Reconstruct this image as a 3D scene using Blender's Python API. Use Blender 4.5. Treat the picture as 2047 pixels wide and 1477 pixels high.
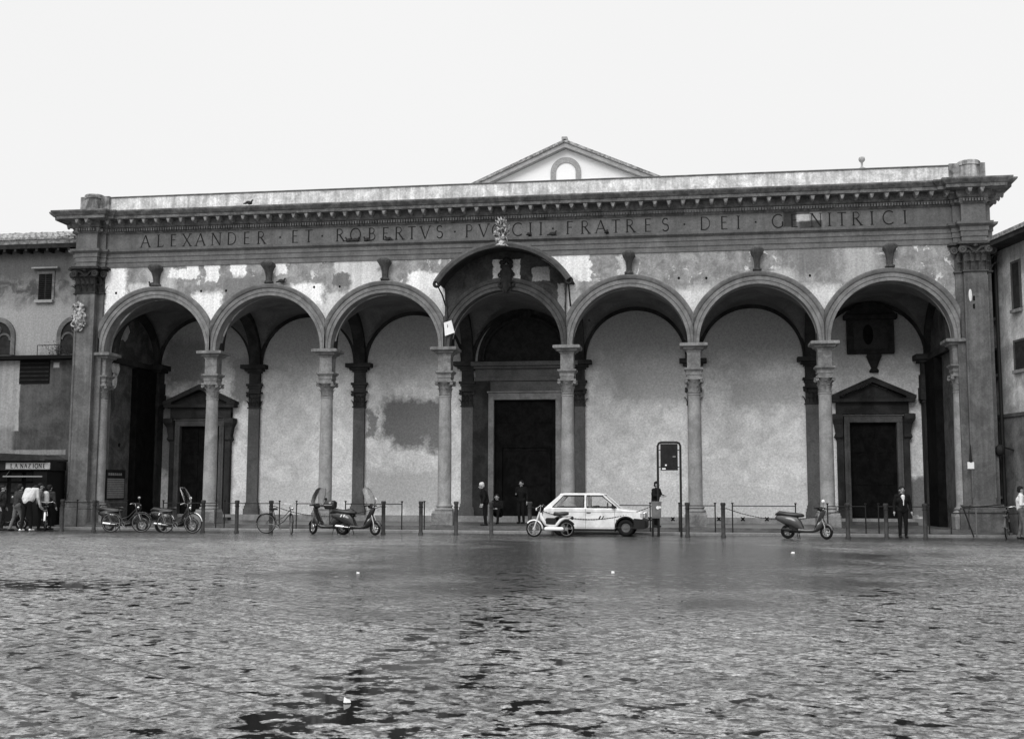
import bpy, bmesh, math, random
import numpy as np
from mathutils import Vector, Matrix
random.seed(7)
R = math.radians; PI = math.pi
for o in list(bpy.data.objects): bpy.data.objects.remove(o)
SC = bpy.context.scene; COL = SC.collection
# ------------------------------------------------------------------ camera
F, PITCH, YAW, ROLL = 2270.23, 0.104725, 0.153145, 0.003055
CAM = Vector((6.632, -41.351, 1.55))
fw = Vector((-math.sin(YAW)*math.cos(PITCH), math.cos(YAW)*math.cos(PITCH), math.sin(PITCH)))
rt = Vector((math.cos(YAW), math.sin(YAW), 0)); up = rt.cross(fw)
r2 = rt*math.cos(ROLL)+up*math.sin(ROLL); u2 = up*math.cos(ROLL)-rt*math.sin(ROLL)
cd = bpy.data.cameras.new('camera'); co = bpy.data.objects.new('camera', cd); COL.objects.link(co)
co.matrix_world = Matrix(((r2.x, u2.x, -fw.x, CAM.x), (r2.y, u2.y, -fw.y, CAM.y), (r2.z, u2.z, -fw.z, CAM.z), (0, 0, 0, 1)))
cd.sensor_width = 36; cd.lens = F/2047*36; cd.clip_end = 3000; cd.clip_start = .1
SC.camera = co
def at(x, y, Y):                       # surveying helper: sight line of photo point (x, y) met with the vertical plane at depth Y
    d = fw+r2*((x-1023.5)/F)-u2*((y-738.5)/F)
    return CAM+d*((Y-CAM.y)/d.y)
def ax(x, Y, y=1050): return at(x, y, Y).x
def on_x(x, y, X):
    d = fw+r2*((x-1023.5)/F)-u2*((y-738.5)/F)
    return CAM+d*((X-CAM.x)/d.x)
# ------------------------------------------------------------------ sky and light
W = bpy.data.worlds.new("World"); SC.world = W; W.use_nodes = True
nt = W.node_tree; N = nt.nodes; L = nt.links; N.clear()
SUN_EL, SUN_ROT = R(33), R(196)
out = N.new('ShaderNodeOutputWorld'); bg = N.new('ShaderNodeBackground')
sky = N.new('ShaderNodeTexSky'); sky.sky_type = 'NISHITA'; sky.sun_disc = False
sky.sun_elevation = SUN_EL; sky.sun_rotation = SUN_ROT; sky.dust_density = 5
bw = N.new('ShaderNodeRGBToBW'); L.new(sky.outputs[0], bw.inputs[0])
tc = N.new('ShaderNodeTexCoord'); sx = N.new('ShaderNodeSeparateXYZ'); L.new(tc.outputs['Generated'], sx.inputs[0])
mr = N.new('ShaderNodeMapRange'); mr.inputs[1].default_value = .43; mr.inputs[2].default_value = 1
mr.inputs[3].default_value = 8.95; mr.inputs[4].default_value = 27; L.new(sx.outputs[2], mr.inputs[0])   # overcast: brighter towards the zenith
cn = N.new('ShaderNodeTexNoise'); cn.inputs['Scale'].default_value = 2.2; cn.inputs['Detail'].default_value = 3
L.new(tc.outputs['Generated'], cn.inputs['Vector'])
cm = N.new('ShaderNodeMapRange'); cm.inputs[3].default_value = .98; cm.inputs[4].default_value = 1.03; L.new(cn.outputs[0], cm.inputs[0])
m1 = N.new('ShaderNodeMath'); m1.operation = 'MULTIPLY'; L.new(mr.outputs[0], m1.inputs[0]); L.new(cm.outputs[0], m1.inputs[1])
m2 = N.new('ShaderNodeMath'); m2.operation = 'MULTIPLY_ADD'; L.new(bw.outputs[0], m2.inputs[0]); m2.inputs[1].default_value = .03; L.new(m1.outputs[0], m2.inputs[2])
L.new(m2.outputs[0], bg.inputs[0]); bg.inputs[1].default_value = 0.1
L.new(bg.outputs[0], out.inputs[0])
sl = bpy.data.lights.new('sun', 'SUN'); so = bpy.data.objects.new('sun', sl); COL.objects.link(so)
sl.energy = 1.3; sl.angle = R(28); sl.color = (1, 1, 1)
sd = Vector((math.sin(SUN_ROT)*math.cos(SUN_EL), math.cos(SUN_ROT)*math.cos(SUN_EL), math.sin(SUN_EL)))
so.rotation_euler = sd.to_track_quat('Z', 'Y').to_euler()
SC.view_settings.view_transform = 'Standard'; SC.view_settings.look = 'None'
SC.view_settings.exposure = 0; SC.view_settings.gamma = 1
# ------------------------------------------------------------------ materials
class NT:
    def __init__(s, name):
        s.m = bpy.data.materials.new(name); s.m.use_nodes = True; s.t = s.m.node_tree; s.b = s.t.nodes['Principled BSDF']
    def n(s, ty, **k):
        x = s.t.nodes.new(ty)
        for a, b in k.items(): setattr(x, a, b)
        return x
    def l(s, a, b): s.t.links.new(a, b)
    def v(s, sock, val):
        if hasattr(val, 'is_output') or isinstance(val, bpy.types.NodeSocket): s.l(val, sock)
        else: sock.default_value = val
    def math(s, op, a, b=0., c=None, clamp=False):
        x = s.n('ShaderNodeMath', operation=op, use_clamp=clamp); s.v(x.inputs[0], a); s.v(x.inputs[1], b)
        if c is not None: s.v(x.inputs[2], c)
        return x.outputs[0]
    def mapr(s, a, f0, f1, t0, t1):
        x = s.n('ShaderNodeMapRange'); s.v(x.inputs[0], a)
        for i, q in enumerate((f0, f1, t0, t1)): s.v(x.inputs[i+1], q)
        return x.outputs[0]
    def mix(s, f, a, b):
        x = s.n('ShaderNodeMix'); x.data_type = 'FLOAT'; s.v(x.inputs[0], f); s.v(x.inputs[2], a); s.v(x.inputs[3], b); return x.outputs[0]
    def pos(s, obj=False):
        if obj: return s.n('ShaderNodeTexCoord').outputs['Object']
        return s.n('ShaderNodeNewGeometry').outputs['Position']
    def scale(s, v, sc):
        x = s.n('ShaderNodeVectorMath', operation='MULTIPLY'); s.v(x.inputs[0], v); x.inputs[1].default_value = sc; return x.outputs[0]
    def noise(s, v, sc, det=5, dist=0, rough=.55):
        x = s.n('ShaderNodeTexNoise'); s.l(v, x.inputs['Vector']); x.inputs['Scale'].default_value = sc; x.inputs['Detail'].default_value = det
        x.inputs['Distortion'].default_value = dist; x.inputs['Roughness'].default_value = rough; return x.outputs[0]
    def bump(s, h, st, d=.02):
        x = s.n('ShaderNodeBump'); s.v(x.inputs['Height'], h); s.v(x.inputs['Strength'], st); x.inputs['Distance'].default_value = d
        s.l(x.outputs[0], s.b.inputs['Normal'])
    def box(s, X, Z, x0, x1, z0, z1, soft):
        a = s.math('SUBTRACT', s.math('ABSOLUTE', s.math('SUBTRACT', X, (x0+x1)/2)), (x1-x0)/2)
        b = s.math('SUBTRACT', s.math('ABSOLUTE', s.math('SUBTRACT', Z, (z0+z1)/2)), (z1-z0)/2)
        return s.mapr(s.math('MAXIMUM', a, b), soft, 0, 0, 1)
def mat(name, c, c2=None, sc=1.2, rough=.85, bump=.3, bsc=25, streak=0, patches=(), warp=.5, spec=.12, grain=.12, obj=False, metal=0, contrast=(.4, .6), wscale=1.6, flake=None):
    t = NT(name); P = t.pos(obj)
    v = c
    if c2 is not None:
        v = t.mix(t.mapr(t.noise(P, sc, 8, .6, .62), contrast[0], contrast[1], 0, 1), c, c2)
    if flake: v = t.mix(t.mapr(t.noise(P, flake[0], 7, .8, .66), flake[1], flake[1]+.02, 0, 1), v, flake[2])
    if patches:
        wn = t.n('ShaderNodeTexNoise'); t.l(P, wn.inputs['Vector']); wn.inputs['Scale'].default_value = wscale; wn.inputs['Detail'].default_value = 6; wn.inputs['Roughness'].default_value = .65
        a = t.n('ShaderNodeVectorMath', operation='SUBTRACT'); t.l(wn.outputs['Color'], a.inputs[0]); a.inputs[1].default_value = (.5, .5, .5)
        b = t.n('ShaderNodeVectorMath', operation='MULTIPLY_ADD'); t.l(a.outputs[0], b.inputs[0]); b.inputs[1].default_value = (warp*2,)*3; t.l(P, b.inputs[2])
        s = t.n('ShaderNodeSeparateXYZ'); t.l(b.outputs[0], s.inputs[0])
        for x0, x1, z0, z1, val, soft in patches:
            v = t.mix(t.box(s.outputs[0], s.outputs[2], x0, x1, z0, z1, soft), v, val)
    if streak:
        sn = t.noise(t.scale(P, (5, 5, .35)), 1, 6, 0, .6)
        v = t.math('MULTIPLY', v, t.mapr(sn, .35, .65, 1-streak, 1+streak*.6))
    if grain:
        v = t.math('MULTIPLY', v, t.mapr(t.noise(P, 13, 4, 0, .85), .3, .7, 1-grain*1.5, 1+grain*1.5))
    t.v(t.b.inputs['Base Color'], v) if not isinstance(v, float) else setattr(t.b.inputs['Base Color'], 'default_value', (v, v, v, 1))
    t.b.inputs['Roughness'].default_value = rough; t.b.inputs['Specular IOR Level'].default_value = spec; t.b.inputs['Metallic'].default_value = metal
    if bump: t.bump(t.noise(P, bsc, 6, 0, .7), bump)
    return t.m
YF = -0.08                                # front plane of the arcade wall
def pp(lst, Y):                           # patches measured on the photo -> metres on the wall
    o = []
    for x0, x1, y0, y1, v, s in lst:
        a = at(x0, (y0+y1)/2, Y); b = at(x1, (y0+y1)/2, Y); t_ = at((x0+x1)/2, y0, Y); u_ = at((x0+x1)/2, y1, Y)
        o.append((a.x, b.x, u_.z, t_.z, v, s))
    return o
WH = .84
front_p = pp([(213, 247, 535, 640, WH, .15), (262, 296, 570, 590, .55, .1), (300, 345, 545, 575, .5, .2), (340, 372, 540, 556, WH, .06), (375, 397, 528, 556, WH, .06), (412, 437, 520, 562, WH, .05), (463, 488, 518, 558, WH, .05), (546, 574, 515, 546, WH, .05),
  (385, 440, 592, 660, WH, .2), (590, 640, 570, 612, WH, .15), (632, 670, 612, 690, .6, .2), (672, 756, 515, 546, .58, .1), (705, 762, 546, 592, .62, .12), (655, 700, 590, 650, .6, .15), (668, 697, 549, 573, .17, .06), (452, 525, 556, 594, .2, .2),
  (818, 880, 548, 602, WH, .12), (862, 905, 585, 680, .6, .2), (1085, 1181, 495, 562, .8, .03), (1100, 1150, 562, 660, .55, .2), (1240, 1255, 512, 560, .6, .1), (1362, 1418, 585, 640, .62, .3), (1618, 1668, 580, 650, .62, .3), (1595, 1655, 500, 535, .2, .3), (1855, 1905, 610, 665, .55, .3), (1700, 1740, 500, 550, .42, .4), (1555, 1580, 545, 580, .5, .3)], YF)
M = {}
M['plaster_front'] = mat('front_plaster', .20, .36, 2.4, contrast=(.36, .64), flake=(1.9, .60, .6), streak=.14, patches=front_p, warp=.34, grain=.22, wscale=2.5, bump=.4)
back_p = [(-20, 20, 7.3, 12, .36, 1.6)]+pp([(772, 884, 806, 866, .19, .35), (790, 842, 850, 888, .2, .35), (862, 884, 850, 896, .2, .35), (738, 750, 822, 870, .26, .15), (520, 660, 972, 1015, .62, .3), (1240, 1360, 745, 790, .45, .5), (1470, 1590, 770, 800, .48, .5), (1170, 1600, 985, 1030, .62, .3), (345, 400, 690, 760, .2, .6), (318, 350, 800, 940, .22, .25), (470, 500, 720, 800, .26, .3), (1815, 1850, 960, 1030, .2, .25), (1640, 1680, 850, 1000, .8, .1), (740, 880, 950, 1010, .48, .5)], 4.6)  # first band paints the shade below the vaults into the upper wall
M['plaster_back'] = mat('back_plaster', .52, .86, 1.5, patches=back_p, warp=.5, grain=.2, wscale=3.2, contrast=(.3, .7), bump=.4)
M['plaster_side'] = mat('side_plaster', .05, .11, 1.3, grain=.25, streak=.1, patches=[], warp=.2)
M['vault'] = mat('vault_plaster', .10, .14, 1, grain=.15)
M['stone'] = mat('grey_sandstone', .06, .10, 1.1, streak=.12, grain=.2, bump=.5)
M['stone_light'] = mat('pale_sandstone', .14, .24, 2.5, streak=.12, grain=.2, bump=.4)
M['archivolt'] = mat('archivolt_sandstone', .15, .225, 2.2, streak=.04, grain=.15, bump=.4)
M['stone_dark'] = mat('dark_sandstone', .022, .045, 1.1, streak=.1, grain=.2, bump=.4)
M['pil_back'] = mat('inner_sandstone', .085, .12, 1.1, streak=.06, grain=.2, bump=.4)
M['column'] = mat('column_stone', .22, .31, 1.8, streak=.1, grain=.15, bump=.3)
M['giant'] = mat('giant_pilaster_stone', .10, .155, 1.2, streak=.22, grain=.2, bump=.4)
M['cornice'] = mat('cornice_stone', .10, .19, 2.8, streak=.2, grain=.25, bump=.6)
M['frieze'] = mat('frieze_stone', .125, .165, 1.6, streak=.14, grain=.18, bump=.4, patches=pp([(1590, 1619, 429, 443, .5, .01), (1619, 1643, 425, 440, .28, .02), (1568, 1590, 425, 452, .05, .08), (1600, 1640, 444, 456, .06, .08)], -.1), warp=.04)
M['parapet'] = mat('parapet_plaster', .48, .74, 2.2, streak=.3, grain=.22, bump=.3)
M['pier'] = mat('pier_stone', .12, .4, 1.5, streak=.5, grain=.2)
M['letter'] = mat('inscription_dark', .018, grain=0, bump=0)
M['white_wall'] = mat('white_plaster', .85, .88, .5, grain=.04, bump=0)
M['tile'] = mat('roof_tile', .10, .42, 7, grain=.3, contrast=(.35, .65), bump=.5)
M['gable_stone'] = mat('gable_stone', .3, .36, 2, grain=.2)
M['coping'] = mat('coping_stone', .09, .16, 2, grain=.2)
M['house'] = mat('house_plaster', .07, .22, 1.8, streak=.08, grain=.2, bump=.4, patches=pp([(0, 145, 490, 545, .10, .5), (0, 140, 620, 700, .30, .5)], 1), warp=.4)
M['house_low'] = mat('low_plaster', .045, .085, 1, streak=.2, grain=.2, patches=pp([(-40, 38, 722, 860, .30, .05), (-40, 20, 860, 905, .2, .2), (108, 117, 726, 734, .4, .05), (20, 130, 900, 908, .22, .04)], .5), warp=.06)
M['house_right'] = mat('wing_plaster', .3, .56, 1.2, streak=.15, grain=.2)
M['house_right_low'] = mat('wing_plaster_low', .10, .18, 1.2, streak=.15, grain=.2)
M['shutter'] = mat('shutter_wood', .018, .03, 4, grain=.1)
M['dark'] = mat('dark_void', .006, grain=0, bump=0)
M['door'] = mat('door_wood', .005, .010, 3, grain=.2, rough=.8, spec=.04)
M['fresco'] = mat('dark_fresco', .03, .07, 1.6, grain=.25, patches=pp([(986, 1040, 520, 592, .62, .02), (1066, 1098, 536, 562, .3, .04), (1117, 1128, 570, 640, .3, .05), (890, 925, 640, 700, .1, .2), (905, 940, 590, 620, .09, .2)], -.1), warp=.11, wscale=4)
M['iron'] = mat('black_iron', .02, rough=.5, grain=.1, bump=.05, obj=True)
M['bollard'] = mat('grey_iron', .035, .06, 5, rough=.55, grain=.15, bump=.1)
M['rubber'] = mat('tyre_rubber', .012, rough=.8, grain=.1, bump=0, obj=True)
M['chrome'] = mat('chrome_steel', .6, rough=.2, metal=1, grain=0, bump=0)
M['steel'] = mat('dull_steel', .25, rough=.4, metal=.8, grain=0, bump=0)
M['paint_black'] = mat('black_paint', .015, rough=.15, spec=.6, grain=0, bump=0)
M['paint_grey'] = mat('dark_grey_paint', .02, rough=.12, spec=.7, grain=0, bump=0)
M['paint_mid'] = mat('mid_grey_paint', .055, rough=.15, spec=.7, grain=0, bump=0)
M['paint_white'] = mat('white_paint', .62, .8, 2.5, rough=.3, spec=.5, grain=.03, bump=0, obj=True)
M['plastic'] = mat('black_plastic', .02, rough=.5, grain=.05, bump=0)
M['vinyl'] = mat('seat_vinyl', .018, rough=.35, spec=.5, grain=.05, bump=0)
M['white'] = mat('white_plastic', .8, rough=.3, grain=0, bump=0)
M['bin'] = mat('grey_bin', .12, .16, 6, rough=.5, grain=.1, obj=True)
M['panel'] = mat('dark_panel', .014, .022, 6, rough=.4, grain=.1)
M['sign_pale'] = mat('pale_sign', .34, .4, 4, grain=.08, rough=.5, bump=0)
M['board'] = mat('notice_paper', .22, .28, 6, grain=.1)
M['shield'] = mat('carved_marble', .06, .5, 7, grain=.3, contrast=(.42, .6))
M['leaf'] = mat('dark_foliage', .03, .06, 8, grain=.2)
M['bird'] = mat('pigeon_feather', .02, .05, 20, grain=.1, obj=True)
M['paper'] = mat('white_paper', .8, .86, 8, grain=.02, bump=0)
M['skin'] = mat('skin', .32, rough=.6, grain=.05, bump=0)
M['hair'] = mat('dark_hair', .015, rough=.6, grain=.1, bump=0)
M['hair_white'] = mat('white_hair', .55, rough=.7, grain=.1, bump=0)
M['cloth_black'] = mat('black_cloth', .010, rough=.9, grain=.1, bump=.2, bsc=60)
M['cloth_dark'] = mat('dark_cloth', .03, .045, 6, rough=.9, grain=.1, bump=.2, bsc=60)
M['cloth_denim'] = mat('faded_denim', .10, .15, 6, rough=.9, grain=.15)
M['cloth_light'] = mat('light_cloth', .45, .58, 5, rough=.9, grain=.1, bump=.5, bsc=12)
M['cloth_white'] = mat('white_cloth', .72, rough=.9, grain=.05, bump=0)
def glass_mat(name, tint, fac):
    t = NT(name); tr = t.n('ShaderNodeBsdfTransparent'); tr.inputs[0].default_value = (tint,)*3+(1,)
    gl = t.n('ShaderNodeBsdfGlossy'); gl.inputs['Roughness'].default_value = .03; gl.inputs[0].default_value = (.8, .8, .8, 1)
    fr = t.n('ShaderNodeFresnel'); fr.inputs[0].default_value = 1.45
    mx = t.n('ShaderNodeMixShader'); t.l(t.math('ADD', fr.outputs[0], fac, clamp=True), mx.inputs[0]); t.l(tr.outputs[0], mx.inputs[1]); t.l(gl.outputs[0], mx.inputs[2])
    t.l(mx.outputs[0], t.t.nodes['Material Output'].inputs[0]); return t.m
M['glass'] = glass_mat('clear_glass', 1.0, .0)
M['windshield'] = glass_mat('windshield_plastic', .86, .06)
# ------------------------------------------------------------------ mesh helpers
def setp(o, label=None, cat=None, group=None, kind=None):
    for k, v in (('label', label), ('category', cat), ('group', group), ('kind', kind)):
        if v: o[k] = v
    return o
def thing(name, label, cat, loc=(0, 0, 0), rz=0, group=None):
    o = bpy.data.objects.new(name, None); COL.objects.link(o); o.location = loc; o.rotation_euler = (0, 0, rz); o.empty_display_size = .1
    return setp(o, label, cat, group)
class MB:
    def __init__(s): s.v = []; s.f = []
    def add(s, vs, fs):
        b = len(s.v); s.v += [tuple(p) for p in vs]; s.f += [tuple(i+b for i in f) for f in fs]; return s
    def box(s, x0, x1, y0, y1, z0, z1):
        return s.add([(x0, y0, z0), (x1, y0, z0), (x1, y1, z0), (x0, y1, z0), (x0, y0, z1), (x1, y0, z1), (x1, y1, z1), (x0, y1, z1)],
                     [(0, 3, 2, 1), (4, 5, 6, 7), (0, 1, 5, 4), (1, 2, 6, 5), (2, 3, 7, 6), (3, 0, 4, 7)])
    def lathe(s, prof, cx=0, cy=0, seg=24, cap=True):
        vs = []; fs = []
        for r, z in prof:
            for k in range(seg): a = 2*PI*k/seg; vs.append((cx+r*math.cos(a), cy+r*math.sin(a), z))
        for i in range(len(prof)-1):
            for k in range(seg):
                j = (k+1) % seg; fs.append((i*seg+k, i*seg+j, (i+1)*seg+j, (i+1)*seg+k))
        if cap: fs.append(tuple(range(seg-1, -1, -1))); fs.append(tuple((len(prof)-1)*seg+k for k in range(seg)))
        return s.add(vs, fs)
    def loft(s, rings, cap=True, closed=True):
        n = len(rings[0]); vs = [p for r in rings for p in r]; fs = []
        for i in range(len(rings)-1):
            for k in range(n if closed else n-1):
                j = (k+1) % n; fs.append((i*n+k, i*n+j, (i+1)*n+j, (i+1)*n+k))
        if cap: fs.append(tuple(range(n-1, -1, -1))); fs.append(tuple((len(rings)-1)*n+k for k in range(n)))
        return s.add(vs, fs)
    def prism(s, poly, y0, y1):            # polygon in XZ, extruded along Y
        n = len(poly)
        return s.add([(x, y0, z) for x, z in poly]+[(x, y1, z) for x, z in poly], [tuple(range(n)), tuple(range(2*n-1, n-1, -1))]+[(i, n+i, n+(i+1) % n, (i+1) % n) for i in range(n)])
    def prism_yz(s, poly, x0, x1):
        n = len(poly)
        return s.add([(x0, y, z) for y, z in poly]+[(x1, y, z) for y, z in poly], [tuple(range(n-1, -1, -1)), tuple(range(n, 2*n))]+[(i, (i+1) % n, n+(i+1) % n, n+i) for i in range(n)])
    def tube(s, pts, r, seg=8, cap=True):
        pts = [Vector(p) for p in pts]; rr = r if isinstance(r, (list, tuple)) else [r]*len(pts); rings = []
        prev = None
        for i, p in enumerate(pts):
            d = (pts[min(i+1, len(pts)-1)]-pts[max(i-1, 0)]).normalized()
            if prev is None: a = d.cross(Vector((0, 0, 1)) if abs(d.z) < .9 else Vector((0, 1, 0))).normalized()
            else: a = (prev-d*prev.dot(d)).normalized()
            prev = a; b = d.cross(a)
            rings.append([p+(a*math.cos(2*PI*k/seg)+b*math.sin(2*PI*k/seg))*rr[i] for k in range(seg)])
        return s.loft(rings, cap)
    def ball(s, c, rx, ry=None, rz=None, seg=12, rings=8, rot=None):
        ry = ry or rx; rz = rz or rx; c = Vector(c); vs = []; fs = []
        for i in range(1, rings):
            t = PI*i/rings
            for k in range(seg):
                a = 2*PI*k/seg; p = Vector((rx*math.sin(t)*math.cos(a), ry*math.sin(t)*math.sin(a), rz*math.cos(t)))
                vs.append(c+(rot @ p if rot else p))
        for q in (Vector((0, 0, rz)), Vector((0, 0, -rz))): vs.append(c+(rot @ q if rot else q))
        T = len(vs)-2
        for i in range(rings-2):
            for k in range(seg): j = (k+1) % seg; fs.append((i*seg+k, (i+1)*seg+k, (i+1)*seg+j, i*seg+j))
        for k in range(seg): j = (k+1) % seg; fs.append((T, k, j)); fs.append((T+1, (rings-2)*seg+j, (rings-2)*seg+k))
        return s.add(vs, fs)
    def arcband(s, xc, zc, prof, a0=0, a1=PI, n=48, lim=None, cap=True):    # prof: closed list of (radius, y), swept round an arch in the XZ plane
        rings = []
        for i in range(n+1):
            a = a0+(a1-a0)*i/n; ring = []
            for r, y in prof:
                x = r*math.cos(a); z = r*math.sin(a)
                if lim: x = max(-lim, min(lim, x))
                ring.append((xc+x, y, zc+z))
            rings.append(ring)
        return s.loft(rings, cap)
    def mould(s, prof, path):              # prof: closed list of (out, z); path: list of (x, y, nx, ny) mitred points
        return s.loft([[(x+nx*o, y+ny*o, z) for o, z in prof] for x, y, nx, ny in path])
    def torus(s, c, r, t, axis='y', seg=32, ts=8, a0=0, a1=2*PI):
        c = Vector(c); full = abs(a1-a0-2*PI) < 1e-6; rings = []
        for i in range(seg+(0 if full else 1)):
            a = a0+(a1-a0)*i/seg; d = Vector((math.cos(a), 0, math.sin(a))); w = Vector((0, 1, 0))
            if axis == 'z': d = Vector((math.cos(a), math.sin(a), 0)); w = Vector((0, 0, 1))
            if axis == 'x': d = Vector((0, math.cos(a), math.sin(a))); w = Vector((1, 0, 0))
            rings.append([c+d*r+(d*math.cos(2*PI*k/ts)+w*math.sin(2*PI*k/ts))*t for k in range(ts)])
        if full: rings.append(rings[0])
        return s.loft(rings, not full)
    def xf(s, m):
        s.v = [tuple(m @ Vector(p)) for p in s.v]; return s
    def build(s, name, m, parent=None, smooth=None, bevel=0, label=None, cat=None, group=None, kind=None, mats=None):
        me = bpy.data.meshes.new(name); me.from_pydata(s.v, [], s.f); me.update()
        bm = bmesh.new(); bm.from_mesh(me); bmesh.ops.recalc_face_normals(bm, faces=bm.faces); bm.to_mesh(me); bm.free()
        me.materials.append(m)
        if smooth: 
            me.polygons.foreach_set('use_smooth', [True]*len(me.polygons)); me.set_sharp_from_angle(angle=R(smooth))
        o = bpy.data.objects.new(name, me); COL.objects.link(o); o.parent = parent
        if bevel:
            b = o.modifiers.new('bevel', 'BEVEL'); b.width = bevel; b.segments = 2; b.limit_method = 'ANGLE'; b.angle_limit = R(40)
        return setp(o, label, cat, group, kind)
def kids(o): return [c for c in bpy.data.objects if c.parent == o]
def dup(o, loc=None, rz=None, label=None, parent=None):
    ch = kids(o); c = o.copy(); COL.objects.link(c)
    if parent is not None: c.parent = parent
    if loc is not None: c.location = loc
    if rz is not None: c.rotation_euler.z = rz
    if label: c['label'] = label
    for k in ch: dup(k, parent=c)
    return c
S = 4.6; ZI = 6.82; RA = 2.10; ZA = 10.22; XE = 16.1; FL = .22; YB = 4.6
XC = [(i-2.5)*S for i in range(6)]; BC = [(i-3)*S for i in range(7)]
# ------------------------------------------------------------------ ground
def ground():
    t = NT('wet_stone_paving'); P = t.pos(); s = t.n('ShaderNodeSeparateXYZ'); t.l(P, s.inputs[0]); X, Y = s.outputs[0], s.outputs[1]
    mp = t.n('ShaderNodeMapping'); mp.inputs['Rotation'].default_value = (0, 0, R(38)); t.l(P, mp.inputs[0])
    br = t.n('ShaderNodeTexBrick'); t.l(mp.outputs[0], br.inputs['Vector']); br.inputs['Scale'].default_value = 1
    br.inputs['Brick Width'].default_value = 1.25; br.inputs['Row Height'].default_value = .5; br.inputs['Mortar Size'].default_value = .022; br.inputs['Mortar Smooth'].default_value = .4
    br.inputs['Color1'].default_value = (.1, .1, .1, 1); br.inputs['Color2'].default_value = (.9, .9, .9, 1); br.offset = .4
    tone = t.n('ShaderNodeRGBToBW'); t.l(br.outputs['Color'], tone.inputs[0]); mort = br.outputs['Fac']
    big = t.noise(P, .35, 3); mid = t.noise(P, 2.6, 6, .4, .62); fine = t.noise(P, 20, 6, .2, .8); pool = t.noise(P, 3.6, 3, .3, .55); frag = t.noise(P, 12, 5, 0, .7)
    area = t.noise(P, .22, 4, 0, .6)
    gut = t.box(X, Y, 3.8, 4.2, -36, -27.5, .3); pud = t.box(X, Y, -6.0, -3.0, -24.4, -24.3, 1.4)
    bias = t.math('ADD', t.math('MULTIPLY', gut, .085), t.math('MULTIPLY', pud, .19))
    bias = t.math('ADD', t.math('ADD', bias, t.mapr(area, .35, .65, -.02, .05)), t.math('MULTIPLY', t.box(X, Y, 4.3, 5.6, -35, -20, .8), .045))  # last box adds dark pools standing in for the portal's reflection
    ps = t.math('ADD', t.math('ADD', pool, bias), t.math('MULTIPLY', t.math('SUBTRACT', frag, .5), .42))
    pm = t.math('MULTIPLY', t.mapr(ps, .60, .65, 0, 1), t.mapr(Y, -12, -22, .25, 1))
    flk = t.mapr(t.noise(P, 9, 5, .6, .6), .54, .60, 0, 1)
    # smoother, wetter paving before the steps; arcade's dark reflection also painted into its colour
    dx = t.math('DIVIDE', t.math('SUBTRACT', X, 5.0), 7.5); dy = t.math('DIVIDE', t.math('ADD', Y, 15), 14)
    wet = t.mapr(t.math('ADD', t.math('ADD', t.math('MULTIPLY', dx, dx), t.math('MULTIPLY', dy, dy)), t.math('MULTIPLY', t.math('SUBTRACT', big, .5), 1.8)), .4, 1.35, 1, 0)
    cob = t.noise(P, 8.5, 5, .4, .68); lump = t.noise(P, 1.7, 3, .2, .5)
    wet = t.math('MAXIMUM', wet, t.mapr(t.math('ADD', Y, t.math('MULTIPLY', big, 8)), -6, 1, 0, 1)); c = t.mix(tone.outputs[0], .21, .37)
    c = t.math('MULTIPLY', c, t.mapr(fine, .36, .64, .15, 1.9))
    c = t.math('MULTIPLY', c, t.mapr(cob, .38, .62, .3, 1.5))
    c = t.mix(t.math('MULTIPLY', mort, t.mapr(mid, .35, .6, .1, .8)), c, .04); c = t.mix(t.math('MULTIPLY', wet, .85), c, .015)
    c = t.mix(t.math('MULTIPLY', flk, .9), c, .012); c = t.mix(pm, c, .012)
    t.l(c, t.b.inputs['Base Color'])
    ro = t.mix(wet, t.mapr(fine, .3, .7, .22, .36), .2); ro = t.mix(pm, ro, .05)
    t.l(ro, t.b.inputs['Roughness']); t.l(t.mix(pm, t.mix(wet, .8, .2), .2), t.b.inputs['Specular IOR Level'])
    hgt = t.math('ADD', t.math('MULTIPLY', cob, 1.0), t.math('ADD', t.math('MULTIPLY', t.math('ADD', lump, t.math('MULTIPLY', tone.outputs[0], .12)), .4), t.math('ADD', t.math('MULTIPLY', fine, .45), t.math('MULTIPLY', mort, -.45))))
    st = t.mix(wet, 1.0, .3); st = t.mix(pm, st, 0.0)
    t.bump(hgt, st, .085)
    return t.m
M['ground'] = ground()
def grid_plane(name, x0, x1, y0, y1, z, m):
    return MB().add([(x0, y0, z), (x1, y0, z), (x1, y1, z), (x0, y1, z)], [(0, 1, 2, 3)]).build(name, m, kind='structure')
grid_plane('ground', -600, 600, -400, 900, 0, M['ground'])
M['step'] = mat('step_stone', .07, .12, 1.5, rough=.35, spec=.5, streak=0, grain=.2, bump=.4)
M['kerb'] = mat('kerb_stone', .17, .22, 1.5, rough=.4, spec=.5, grain=.2)
MB().box(-21, 19.5, -1.72, -1.45, -.2, .09).build('kerb', M['kerb'], kind='structure', bevel=.02)
MB().box(-21, 19.5, -1.45, -.95, -.2, .085).build('pavement', M['step'], kind='structure')
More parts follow.
